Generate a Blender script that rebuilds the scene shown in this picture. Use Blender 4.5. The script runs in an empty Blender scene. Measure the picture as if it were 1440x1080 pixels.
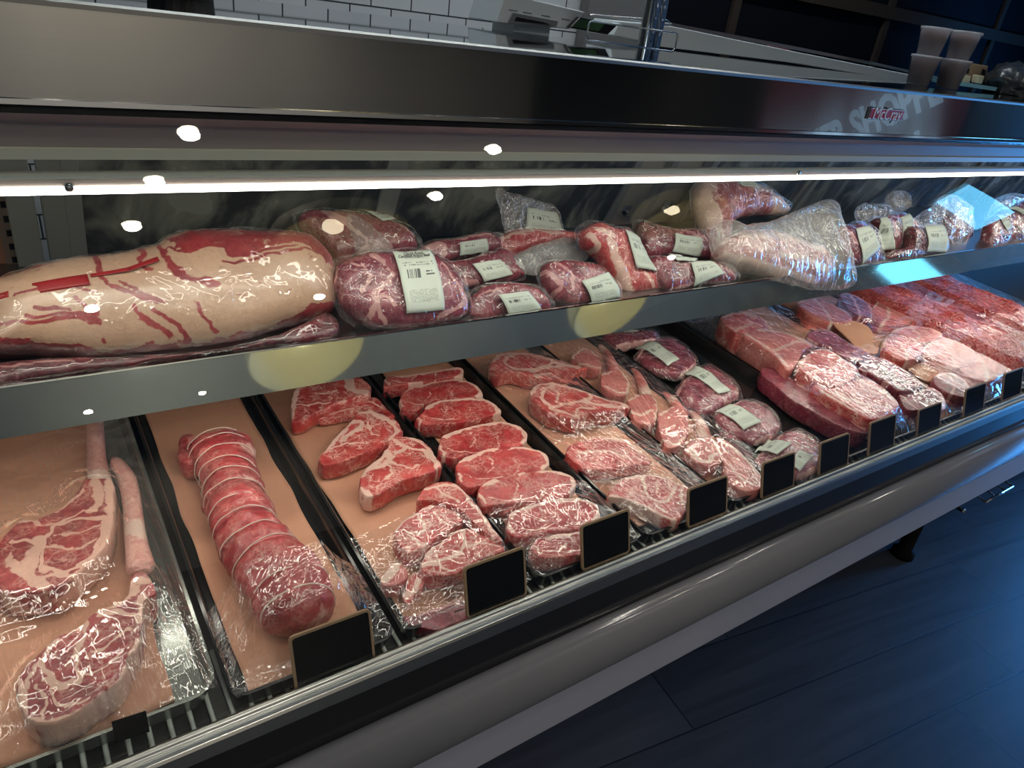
import bpy, math, random
import numpy as np
from mathutils import Vector, Matrix, noise as mnoise
random.seed(7); RNG = np.random.default_rng(11)
scn = bpy.context.scene
COL = scn.collection

# ------------------------------------------------------------------ camera (solved from the vanishing points)
F = 1000.0
H = 1.39
def _d(x, y):
    v = np.array([x - 720.0, y - 540.0, F]); return v / np.linalg.norm(v)
VX = _d(2237, 230)
VZ = -_d(455, 2468); VZ = VZ - VX * (VX @ VZ); VZ /= np.linalg.norm(VZ)
VY = np.cross(VZ, VX)
R = np.array([VX, VY, VZ])
EYE = np.array([0, 0, H])
cam = bpy.data.cameras.new('camera'); camo = bpy.data.objects.new('camera', cam); COL.objects.link(camo)
m = np.eye(4); m[:3, 0] = R @ [1, 0, 0]; m[:3, 1] = R @ [0, -1, 0]; m[:3, 2] = R @ [0, 0, -1]; m[:3, 3] = EYE
camo.matrix_world = Matrix([list(r) for r in m])
cam.sensor_width = 36; cam.lens = 25.0; cam.clip_start = 0.02
scn.camera = camo

TH = math.radians(4.4); TT = math.tan(TH)
NDECK = np.array([0, -math.sin(TH), math.cos(TH)])
def deckz(y): return 0.68 + TT * (y - 0.55)
def dk(x, y, h=0.0): return np.array([x, y, deckz(y) + h])
def deckplane(h): return (np.array([0, 0.55, 0.68 + h]), NDECK)
def lean(y0, z0, e):
    e = math.radians(e); return (np.array([0, y0, z0]), np.array([0, -math.cos(e), math.sin(e)]))
def at(px, py, plane):
    r = R @ np.array([px - 720.0, py - 540.0, F]); p0, n = plane
    return EYE + r * (((p0 - EYE) @ n) / (r @ n))
def crop(x0, y0, s):
    return lambda pts: [(x0 + a / s, y0 + b / s) for a, b in pts]

# ------------------------------------------------------------------ object helpers
def tag(o, label=None, cat=None, group=None, kind=None):
    if label: o['label'] = label
    if cat: o['category'] = cat
    if group: o['group'] = group
    if kind: o['kind'] = kind
    return o
def empty(name, loc, label=None, cat=None, group=None):
    o = bpy.data.objects.new(name, None); COL.objects.link(o); o.location = loc; o.empty_display_size = .05
    return tag(o, label, cat, group)
def mesh(name, V, Fs, mat, parent=None, smooth=True, uv=None, attrs=None, origin=None):
    V = np.asarray(V, float)
    if origin is None:
        origin = (V.min(0) + V.max(0)) / 2; origin[2] = V[:, 2].min()
    origin = np.asarray(origin, float)
    me = bpy.data.meshes.new(name)
    me.from_pydata((V - origin).tolist(), [], [list(map(int, f)) for f in Fs])
    if smooth: me.polygons.foreach_set('use_smooth', [True] * len(me.polygons))
    if uv is not None:
        l = me.uv_layers.new(name='UVMap'); idx = np.zeros(len(me.loops), int); me.loops.foreach_get('vertex_index', idx)
        l.data.foreach_set('uv', np.asarray(uv, float)[idx].ravel())
    for k, a in (attrs or {}).items():
        at_ = me.attributes.new(k, 'FLOAT', 'POINT'); at_.data.foreach_set('value', np.asarray(a, float))
    me.materials.append(mat); me.update()
    o = bpy.data.objects.new(name, me); COL.objects.link(o)
    if parent is not None:
        o.parent = parent
        o.location = Vector(origin) - world_loc(parent)
    else:
        o.location = origin
    return o
def world_loc(o):
    v = Vector((0, 0, 0))
    while o is not None: v = v + o.location; o = o.parent
    return v
class MB:
    def __init__(s): s.V = []; s.F = []
    def add(s, V, Fs):
        n = len(s.V); s.V += [tuple(v) for v in V]; s.F += [tuple(i + n for i in f) for f in Fs]; return s
    def box(s, x0, x1, y0, y1, z0, z1):
        return s.add([(x, y, z) for x in (x0, x1) for y in (y0, y1) for z in (z0, z1)],
                     [(0, 1, 3, 2), (4, 6, 7, 5), (0, 4, 5, 1), (2, 3, 7, 6), (0, 2, 6, 4), (1, 5, 7, 3)])
    def obox(s, c, ex, ey, ez):
        c, ex, ey, ez = map(np.asarray, (c, ex, ey, ez))
        return s.add([c + a * ex + b * ey + d * ez for a in (-1, 1) for b in (-1, 1) for d in (-1, 1)],
                     [(0, 1, 3, 2), (4, 6, 7, 5), (0, 4, 5, 1), (2, 3, 7, 6), (0, 2, 6, 4), (1, 5, 7, 3)])
    def tube(s, pts, r, n=10, cap=True, closed=False):
        pts = [np.asarray(p, float) for p in pts]; N = len(pts); base = len(s.V)
        rr = r if hasattr(r, '__len__') else [r] * N
        up = np.array([0, 0, 1.0])
        prev = None
        for i, p in enumerate(pts):
            a = pts[(i - 1) % N] if (i or closed) else p; b = pts[(i + 1) % N] if (i < N - 1 or closed) else p
            t = b - a; t = t / (np.linalg.norm(t) + 1e-12)
            if prev is None:
                u = np.cross(t, up)
                if np.linalg.norm(u) < .1: u = np.cross(t, [1, 0, 0])
            else: u = prev - t * (prev @ t)
            u = u / np.linalg.norm(u); prev = u; w = np.cross(t, u)
            for k in range(n):
                q = 2 * math.pi * k / n; s.V.append(tuple(p + rr[i] * (math.cos(q) * u + math.sin(q) * w)))
        for i in range(N if closed else N - 1):
            j = (i + 1) % N
            for k in range(n):
                s.F.append((base + i * n + k, base + i * n + (k + 1) % n, base + j * n + (k + 1) % n, base + j * n + k))
        if cap and not closed:
            s.F.append(tuple(base + k for k in range(n))[::-1]); s.F.append(tuple(base + (N - 1) * n + k for k in range(n)))
        return s
    def lathe(s, c, prof, n=32, axis=None):
        c = np.asarray(c, float); base = len(s.V)
        for r, z in prof:
            for k in range(n):
                q = 2 * math.pi * k / n; s.V.append((c[0] + r * math.cos(q), c[1] + r * math.sin(q), c[2] + z))
        for i in range(len(prof) - 1):
            for k in range(n):
                s.F.append((base + i * n + k, base + i * n + (k + 1) % n, base + (i + 1) * n + (k + 1) % n, base + (i + 1) * n + k))
        return s
    def build(s, name, mat, parent=None, smooth=False, bevel=0, origin=None, uv=None, attrs=None):
        o = mesh(name, s.V, s.F, mat, parent, smooth, uv, attrs, origin)
        if bevel:
            b = o.modifiers.new('bevel', 'BEVEL'); b.width = bevel; b.segments = 2; b.limit_method = 'ANGLE'
        return o
def extrude(name, prof, x0, x1, mat, parent=None, smooth=False, bevel=0, closed=True, uvz=False):
    n = len(prof); V = [(x, y, z) for x in (x0, x1) for y, z in prof]
    Fs = [(i, (i + 1) % n, n + (i + 1) % n, n + i) for i in range(n if closed else n - 1)]
    if closed: Fs += [tuple(range(n))[::-1], tuple(range(n, 2 * n))]
    L = np.r_[0, np.cumsum(np.linalg.norm(np.diff(np.array(prof), axis=0), axis=1))]
    uv = [(L[i], x) for x in (x0, x1) for i in range(n)]
    o = mesh(name, V, Fs, mat, parent, smooth, uv)
    if bevel:
        b = o.modifiers.new('bevel', 'BEVEL'); b.width = bevel; b.segments = 3; b.limit_method = 'ANGLE'
    return o

# ------------------------------------------------------------------ shader helpers
class NT:
    def __init__(s, name):
        s.m = bpy.data.materials.new(name); s.m.use_nodes = True; s.t = s.m.node_tree; s.t.nodes.clear()
        s.out = s.t.nodes.new('ShaderNodeOutputMaterial')
    def n(s, typ, props=None, **ins):
        nd = s.t.nodes.new('ShaderNode' + typ)
        for k, v in (props or {}).items(): setattr(nd, k, v)
        for k, v in ins.items():
            key = k.replace('_', ' ')
            sk = nd.inputs[int(k[1:])] if (k[0] == 'i' and k[1:].isdigit()) else nd.inputs[key]
            if isinstance(v, bpy.types.NodeSocket): s.t.links.new(v, sk)
            elif v is not None: sk.default_value = v
        return nd
    def math(s, op, a, b=0.0, c=None, clamp=False):
        nd = s.n('Math', {'operation': op, 'use_clamp': clamp}, i0=a, i1=b)
        if c is not None:
            if isinstance(c, bpy.types.NodeSocket): s.t.links.new(c, nd.inputs[2])
            else: nd.inputs[2].default_value = c
        return nd.outputs[0]
    def sstep(s, v, a, b):
        nd = s.n('MapRange', {'interpolation_type': 'SMOOTHSTEP'}, Value=v); nd.inputs['From Min'].default_value = a; nd.inputs['From Max'].default_value = b
        return nd.outputs['Result']
    def mix(s, f, a, b):
        nd = s.n('Mix', {'data_type': 'RGBA'})
        for sk, v in ((nd.inputs[0], f), (nd.inputs[6], a), (nd.inputs[7], b)):
            if isinstance(v, bpy.types.NodeSocket): s.t.links.new(v, sk)
            else: sk.default_value = v
        return nd.outputs[2]
    def noise(s, vec, scale, detail=3, rough=.55, dist=0.0):
        return s.n('TexNoise', Vector=vec, Scale=scale, Detail=detail, Roughness=rough, Distortion=dist).outputs[0]
    def coord(s, kind='Object'):
        return s.n('TexCoord').outputs[kind]
    def rcoord(s):
        c = s.coord('Object'); r = s.n('ObjectInfo').outputs['Random']
        v = s.n('CombineXYZ', X=s.math('MULTIPLY', r, 7.3), Y=s.math('MULTIPLY', r, 3.1), Z=s.math('MULTIPLY', r, 5.7)).outputs[0]
        return s.n('VectorMath', {'operation': 'ADD'}, i0=c, i1=v).outputs[0]
    def mapping(s, vec, scale=(1, 1, 1), rot=(0, 0, 0)):
        return s.n('Mapping', Vector=vec, Scale=scale, Rotation=rot).outputs[0]
    def bump(s, h, strength=.3, dist=.01):
        return s.n('Bump', Strength=strength, Distance=dist, Height=h).outputs[0]
    def pbr(s, **k):
        nd = s.n('BsdfPrincipled'); al = {'color': 'Base Color', 'rough': 'Roughness', 'metal': 'Metallic', 'normal': 'Normal', 'spec': 'Specular IOR Level',
              'aniso': 'Anisotropic', 'anrot': 'Anisotropic Rotation', 'tangent': 'Tangent', 'coat': 'Coat Weight', 'coatr': 'Coat Roughness', 'emit': 'Emission Color', 'estr': 'Emission Strength', 'sss': 'Subsurface Weight', 'alpha': 'Alpha', 'trans': 'Transmission Weight', 'ior': 'IOR', 'sssr':'Subsurface Scale'}
        for a, v in k.items():
            sk = nd.inputs[al[a]]
            if isinstance(v, bpy.types.NodeSocket): s.t.links.new(v, sk)
            else: sk.default_value = v
        return nd
    def thin_fresnel(s, ior=1.5, normal=None):
        bf = s.n('NewGeometry').outputs['Backfacing']
        return s.n('Fresnel', IOR=s.math('SUBTRACT', ior, s.math('MULTIPLY', bf, ior - 1 / ior)), Normal=normal).outputs[0]
    def done(s, sh):
        s.t.links.new(sh.outputs[0] if hasattr(sh, 'outputs') else sh, s.out.inputs['Surface']); return s.m
def rgb(r, g, b): return (r, g, b, 1.0)
def srgb(r, g, b):
    f = lambda c: (c / 255 / 12.92) if c / 255 <= .04045 else ((c / 255 + .055) / 1.055) ** 2.4
    return (f(r), f(g), f(b), 1.0)
def plain(name, col, rough=.5, metal=0.0, spec=.5, nscale=None, nstr=.15, bumpy=0):
    t = NT(name); c = col; k = {}
    if nscale:
        n = t.noise(t.coord(), nscale, 4)
        c = t.mix(n, tuple(x * (1 - nstr) for x in col[:3]) + (1,), tuple(min(1, x * (1 + nstr)) for x in col[:3]) + (1,))
        if bumpy: k['normal'] = t.bump(n, bumpy, .002)
    return t.done(t.pbr(color=c, rough=rough, metal=metal, spec=spec, **k))
def emis(name, col, st):
    t = NT(name); return t.done(t.n('Emission', Color=col, Strength=st))

def meat(name, dark, bright, fat, marble=.6, rough=.32, scale=1.0, bumpk=.5, coat=.25):
    t = NT(name); c = t.rcoord()
    big = t.noise(c, 22 * scale, 3, .6, .4)
    fine = t.noise(c, 160 * scale, 4, .6, .6)
    v1 = t.noise(c, 55 * scale, 4, .62, 1.6)
    ridge = t.math('ABSOLUTE', t.math('SUBTRACT', v1, .5))
    vein = t.math('SUBTRACT', 1.0, t.sstep(ridge, .012, .055))
    wv = t.n('TexNoise', Vector=c, Scale=38 * scale, Detail=3, Roughness=.6).outputs[1]
    cw = t.n('VectorMath', {'operation': 'ADD'}, i0=c, i1=t.n('VectorMath', {'operation': 'SCALE'}, i0=wv, Scale=.030).outputs[0]).outputs[0]
    vo = t.n('TexVoronoi', {'feature': 'DISTANCE_TO_EDGE'}, Vector=t.mapping(cw, (1, 1.5, 1.2)), Scale=62 * scale).outputs['Distance']
    vein2 = t.math('SUBTRACT', 1.0, t.sstep(vo, .015, .085))
    mask = t.sstep(t.noise(c, 34 * scale, 2), .36, .60)
    mar = t.math('MULTIPLY', t.math('MULTIPLY', t.math('MAXIMUM', t.math('MULTIPLY', vein, .55), vein2), mask), marble)
    fa = t.n('Attribute', {'attribute_name': 'fat'}).outputs['Fac']
    wob = t.math('MULTIPLY', t.math('SUBTRACT', t.noise(c, 90 * scale, 3, .6, .8), .5), .9)
    ff = t.sstep(t.math('ADD', fa, t.math('MULTIPLY', wob, t.math('GREATER_THAN', fa, .02))), .30, .62)
    fac = t.math('MAXIMUM', ff, mar, clamp=True)
    mc = t.mix(t.sstep(t.math('ADD', t.math('MULTIPLY', big, .6), t.math('MULTIPLY', fine, .4)), .35, .66), dark, bright)
    fc = t.mix(fine, tuple(x * .82 for x in fat[:3]) + (1,), fat)
    col = t.mix(fac, mc, fc)
    hgt = t.math('ADD', t.math('MULTIPLY', fine, .6), t.math('MULTIPLY', v1, .6))
    return t.done(t.pbr(color=col, rough=rough, spec=.5, coat=coat, coatr=.2, normal=t.bump(hgt, bumpk, .004)))

def film(name, angle=0.0, sx=160, sy=7, fine=.45, broad=.22, scale=20, veil=.03, gain=2.4, rough=.04, cross=.0):
    """thin clear plastic: light passes straight through, its gloss is added on top; fine creases along one direction over broad dents.
    fine / broad are the slopes of the two"""
    t = NT(name); c = t.rcoord(); D = .005
    mp = t.mapping(t.mapping(c, (1, 1, 1), (0, 0, math.radians(angle))), (sx, sy, sx * .3))
    w1 = t.noise(mp, 1.0, 2, .5, .6)
    w3 = t.noise(c, scale, 2, .5, .6)
    hgt = t.math('ADD', t.math('MULTIPLY', w1, fine / (sx * D)), t.math('MULTIPLY', w3, broad / (scale * D)))
    if cross:
        mp2 = t.mapping(t.mapping(c, (1, 1, 1), (0, 0, math.radians(angle + 65))), (sx * .6, sy * 2.2, sx * .3))
        hgt = t.math('ADD', hgt, t.math('MULTIPLY', t.noise(mp2, 1.0, 2, .5, 1.0), cross / (sx * .6 * D)))
    nrm = t.bump(hgt, 1.0, D)
    fr = t.math('MULTIPLY', t.thin_fresnel(1.45, nrm), gain, clamp=True)
    gl = t.n('BsdfGlossy', Color=t.n('CombineColor', Red=fr, Green=fr, Blue=fr).outputs[0], Roughness=rough, Normal=nrm)
    tr = t.n('BsdfTransparent', Color=rgb(.97, .97, .97))
    df = t.n('BsdfDiffuse', Color=rgb(.75, .72, .7))
    a = t.n('MixShader', Fac=veil); t.t.links.new(tr.outputs[0], a.inputs[1]); t.t.links.new(df.outputs[0], a.inputs[2])
    b = t.n('AddShader'); t.t.links.new(a.outputs[0], b.inputs[0]); t.t.links.new(gl.outputs[0], b.inputs[1])
    return t.done(b)

def clearglass(name, tint=(.93, .97, .95, 1), gain=1.0):
    t = NT(name)
    fr = t.math('MULTIPLY', t.thin_fresnel(1.5), gain, clamp=True)
    gl = t.n('BsdfGlossy', Color=rgb(1, 1, 1), Roughness=0.0); tr = t.n('BsdfTransparent', Color=tint)
    b = t.n('MixShader', Fac=fr); t.t.links.new(tr.outputs[0], b.inputs[1]); t.t.links.new(gl.outputs[0], b.inputs[2])
    return t.done(b)

def brushed(name, col, rough=.2, aniso=1.0, streak=700, coat=0.0):
    """steel brushed along its length: lights smear up and down, not sideways (the UV's u runs up the profile)"""
    t = NT(name); c = t.coord()
    n = t.noise(t.mapping(c, (3, streak, streak)), 1.0, 3)
    cc = t.mix(n, tuple(x * .88 for x in col[:3]) + (1,), col)
    tan = t.n('Tangent', {'direction_type': 'UV_MAP', 'uv_map': 'UVMap'}).outputs[0]
    return t.done(t.pbr(color=cc, metal=1.0, rough=rough, aniso=aniso, tangent=tan, coat=coat, coatr=.0))

def label_mat(name, dense=1.0):
    """white price label: a barcode block and rows of small print, in the label's own UV"""
    t = NT(name); uv = t.n('TexCoord').outputs['UV']; sp = t.n('SeparateXYZ', Vector=uv); u, v = sp.outputs[0], sp.outputs[1]
    def inside(x, a, b): return t.math('MULTIPLY', t.math('GREATER_THAN', x, a), t.math('LESS_THAN', x, b))
    rnd = t.n('ObjectInfo').outputs['Random']
    bars = t.n('TexWhiteNoise', {'noise_dimensions': '1D'}, W=t.math('ADD', t.math('FLOOR', t.math('MULTIPLY', u, 64)), rnd)).outputs[0]
    bar = t.math('MULTIPLY', t.math('GREATER_THAN', bars, .5), t.math('MULTIPLY', inside(u, .16, .52), inside(v, .52, .66)))
    def rows(v0, v1, nrow, u0, u1, dens, cells):
        vv = t.math('MULTIPLY', v, nrow); fr = t.math('FRACT', vv)
        cell = t.n('CombineXYZ', X=t.math('FLOOR', t.math('MULTIPLY', u, cells)), Y=t.math('FLOOR', vv), Z=rnd).outputs[0]
        wn = t.n('TexWhiteNoise', {'noise_dimensions': '3D'}, Vector=cell).outputs[0]
        ink = t.math('MULTIPLY', t.math('GREATER_THAN', wn, 1 - dens), inside(fr, .25, .75))
        return t.math('MULTIPLY', ink, t.math('MULTIPLY', inside(u, u0, u1), inside(v, v0, v1)))
    a = rows(.71, .80, 24, .12, .9, .55, 40)
    b = rows(.14, .34, 46, .14, .86, .62, 60)
    d = rows(.54, .64, 22, .66, .88, .6, 34)
    ink = t.math('MAXIMUM', t.math('MAXIMUM', bar, t.math('MULTIPLY', a, .7)), t.math('MAXIMUM', t.math('MULTIPLY', b, .55), d))
    col = t.mix(t.math('MULTIPLY', ink, .85), srgb(214, 222, 210), srgb(40, 44, 46))
    return t.done(t.pbr(color=col, rough=.45, spec=.3))

M = {}
M['beef'] = meat('beef_red', rgb(.36, .02, .026), rgb(.62, .07, .07), rgb(.88, .55, .46), .5)
M['prime'] = meat('beef_marbled', rgb(.40, .026, .028), rgb(.66, .085, .078), rgb(.88, .56, .47), .95)
M['tied'] = meat('beef_lean', rgb(.32, .022, .03), rgb(.56, .07, .075), rgb(.80, .45, .37), .45)
M['rib'] = meat('beef_rib', rgb(.22, .014, .02), rgb(.44, .04, .045), rgb(.78, .46, .36), .55)
M['pork'] = meat('pork_pink', rgb(.50, .10, .095), rgb(.72, .22, .19), rgb(.88, .62, .52), .35)
M['belly'] = meat('pork_belly', rgb(.30, .045, .05), rgb(.55, .15, .13), rgb(.80, .56, .45), .7)
M['purple'] = meat('beef_vacuum', rgb(.10, .010, .022), rgb(.30, .035, .06), rgb(.60, .26, .26), .20, rough=.25, coat=.5)
M['chuck'] = meat('chuck_vacuum', rgb(.15, .014, .034), rgb(.34, .05, .085), rgb(.70, .36, .34), .26, rough=.25, coat=.5)
M['fatcap'] = meat('fat_cap', rgb(.27, .018, .028), rgb(.44, .055, .06), rgb(.70, .44, .30), .1, rough=.3, coat=.5, bumpk=.4)
M['bone'] = meat('bone_rib', rgb(.55, .22, .19), rgb(.74, .42, .36), rgb(.84, .62, .53), .3, rough=.35)
M['mince'] = meat('beef_minced', rgb(.52, .035, .04), rgb(.72, .10, .09), rgb(.88, .52, .46), .5, rough=.35)
M['dark'] = meat('beef_dark', rgb(.05, .006, .012), rgb(.17, .016, .028), rgb(.45, .2, .2), .3, rough=.25, coat=.5)
M['film_a'] = film('cling_film_a', 20)
M['film_b'] = film('cling_film_b', -14, 130, 5, .5)
M['film_c'] = film('cling_film_c', -6, 150, 5, .5, .20, 14)
M['film_d'] = film('cling_film_d', 35, 110, 8, .35, .26, 24)
M['vac'] = film('vacuum_pouch_film', 30, 70, 26, .30, .40, 38, .03, 1.6, .05, .25)
M['bag'] = film('clear_bag_film', 40, 60, 18, .45, .5, 34, .10, 2.2, .07, .35)
M['cloudy'] = film('cloudy_bag_film', 15, 50, 24, .30, .3, 24, .24, 1.3, .18, .25)
M['vac_soft'] = film('vacuum_pouch_soft', 20, 45, 14, .16, .30, 22, .02, 1.5, .05, .12)
M['film_e'] = film('cling_film_e', 20, 150, 6, .45, .18, 16, .02, 1.2)
M['steel'] = brushed('brushed_steel', rgb(.46, .46, .44))
M['steel_dark'] = brushed('brushed_steel_canopy', rgb(.46, .46, .44), .13, 1.0, 700, 1.0)
M['polish'] = plain('polished_steel', rgb(.56, .57, .54), .045, 1.0, nscale=40, nstr=.06)
def edge_steel():
    t = NT('satin_shelf_steel'); n = t.noise(t.mapping(t.coord(), (2, 900, 900)), 1.0, 3)
    c = t.mix(n, rgb(.15, .16, .145), rgb(.21, .22, .20))
    tan = t.n('Tangent', {'direction_type': 'UV_MAP', 'uv_map': 'UVMap'}).outputs[0]
    a = t.pbr(color=c, metal=1.0, rough=.42, aniso=.8, tangent=tan); b = t.pbr(color=rgb(.62, .63, .58), metal=1.0, rough=.04)
    m = t.n('MixShader', Fac=.55); t.t.links.new(a.outputs[0], m.inputs[1]); t.t.links.new(b.outputs[0], m.inputs[2]); return t.done(m)
M['edge_steel'] = edge_steel()
M['chrome'] = plain('chrome', rgb(.75, .76, .76), .08, 1.0)
M['alu'] = plain('aluminium', rgb(.48, .49, .47), .28, 1.0)
M['white_metal'] = plain('white_enamel', srgb(205, 212, 205), .35)
M['mauve'] = plain('warm_grey_panel', srgb(196, 180, 174), .45, nscale=8, nstr=.04)
M['black'] = plain('black_plastic', rgb(.008, .008, .009), .25)
M['gloss_black'] = plain('glossy_black_panel', rgb(.012, .012, .013), .10)
M['liner'] = plain('dark_liner', rgb(.02, .022, .022), .45)
M['bumper'] = plain('grey_vinyl_bumper', srgb(126, 127, 132), .14, nscale=5, nstr=.05)
M['panel'] = plain('grey_painted_panel', srgb(150, 150, 157), .4, nscale=5, nstr=.05)
M['cardback'] = plain('blackboard_face', rgb(.003, .003, .0035), .9, spec=.08)
M['wood'] = plain('pale_wood_edge', srgb(150, 120, 92), .5, nscale=200, nstr=.2)
M['paper'] = plain('peach_butcher_paper', srgb(205, 150, 122), .75, nscale=60, nstr=.06, bumpy=.15)
M['twine'] = plain('butcher_twine', srgb(235, 210, 195), .6)
M['label'] = label_mat('price_label')
M['ink'] = plain('label_ink', rgb(.03, .032, .035), .5)
M['glass'] = clearglass('case_glass')
M['glass_edge'] = clearglass('shelf_glass', (.75, .88, .85, 1))
M['ground_black'] = plain('tray_black', rgb(.012, .013, .014), .16)
M['tray_grey'] = plain('tray_silver', srgb(150, 155, 150), .22, .8)

# ------------------------------------------------------------------ numeric helpers
def catmull(P, N):
    P = np.asarray(P, float); n = len(P)
    seg = np.linalg.norm(np.roll(P, -1, 0) - P, axis=1) ** .5
    out = []
    per = 14
    for i in range(n):
        p0, p1, p2, p3 = P[i - 1], P[i], P[(i + 1) % n], P[(i + 2) % n]
        for k in range(per):
            t = k / per
            out.append(.5 * ((2 * p1) + (-p0 + p2) * t + (2 * p0 - 5 * p1 + 4 * p2 - p3) * t * t + (-p0 + 3 * p1 - 3 * p2 + p3) * t ** 3))
    out = np.array(out); c = np.vstack([out, out[:1]])
    L = np.r_[0, np.cumsum(np.linalg.norm(np.diff(c, axis=0), axis=1))]
    s = np.linspace(0, L[-1], N, endpoint=False)
    return np.stack([np.interp(s, L, c[:, k]) for k in range(c.shape[1])], 1)
def spline(P, N):
    P = np.asarray(P, float)
    if len(P) < 3: return np.array([P[0] + (P[-1] - P[0]) * t for t in np.linspace(0, 1, N)])
    Q = np.vstack([2 * P[0] - P[1], P, 2 * P[-1] - P[-2]]); out = []
    for i in range(1, len(Q) - 2):
        p0, p1, p2, p3 = Q[i - 1], Q[i], Q[i + 1], Q[i + 2]
        for t in np.linspace(0, 1, 12, endpoint=False):
            out.append(.5 * ((2 * p1) + (-p0 + p2) * t + (2 * p0 - 5 * p1 + 4 * p2 - p3) * t * t + (-p0 + 3 * p1 - 3 * p2 + p3) * t ** 3))
    out = np.array(out + [P[-1]])
    L = np.r_[0, np.cumsum(np.linalg.norm(np.diff(out, axis=0), axis=1))]; s = np.linspace(0, L[-1], N)
    return np.stack([np.interp(s, L, out[:, k]) for k in range(out.shape[1])], 1)
def segdist(P, L):
    d = np.full(len(P), 1e9)
    for a, b in zip(L[:-1], L[1:]):
        ab = b - a; t = np.clip(((P - a) @ ab) / (ab @ ab + 1e-12), 0, 1)
        d = np.minimum(d, np.linalg.norm(P - (a + t[:, None] * ab), axis=1))
    return d
def inpoly(P, poly):
    x, y = P[:, 0], P[:, 1]; r = np.zeros(len(P), bool); n = len(poly)
    for i in range(n):
        x1, y1 = poly[i]; x2, y2 = poly[(i + 1) % n]
        c = (y1 > y) != (y2 > y)
        with np.errstate(divide='ignore', invalid='ignore'):
            r ^= c & (x < (x2 - x1) * (y - y1) / (y2 - y1 + 1e-15) + x1)
    return r
def n3(V, scale, seed=0.0):
    return np.array([mnoise.noise(Vector((v[0] * scale + seed, v[1] * scale - seed * .7, v[2] * scale + seed * 1.3))) for v in V])
def frame(plane):
    p0, n = plane; n = np.asarray(n, float); eu = np.array([1.0, 0, 0]); ev = np.cross(n, eu); ev /= np.linalg.norm(ev)
    return p0, eu, ev, n

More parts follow.
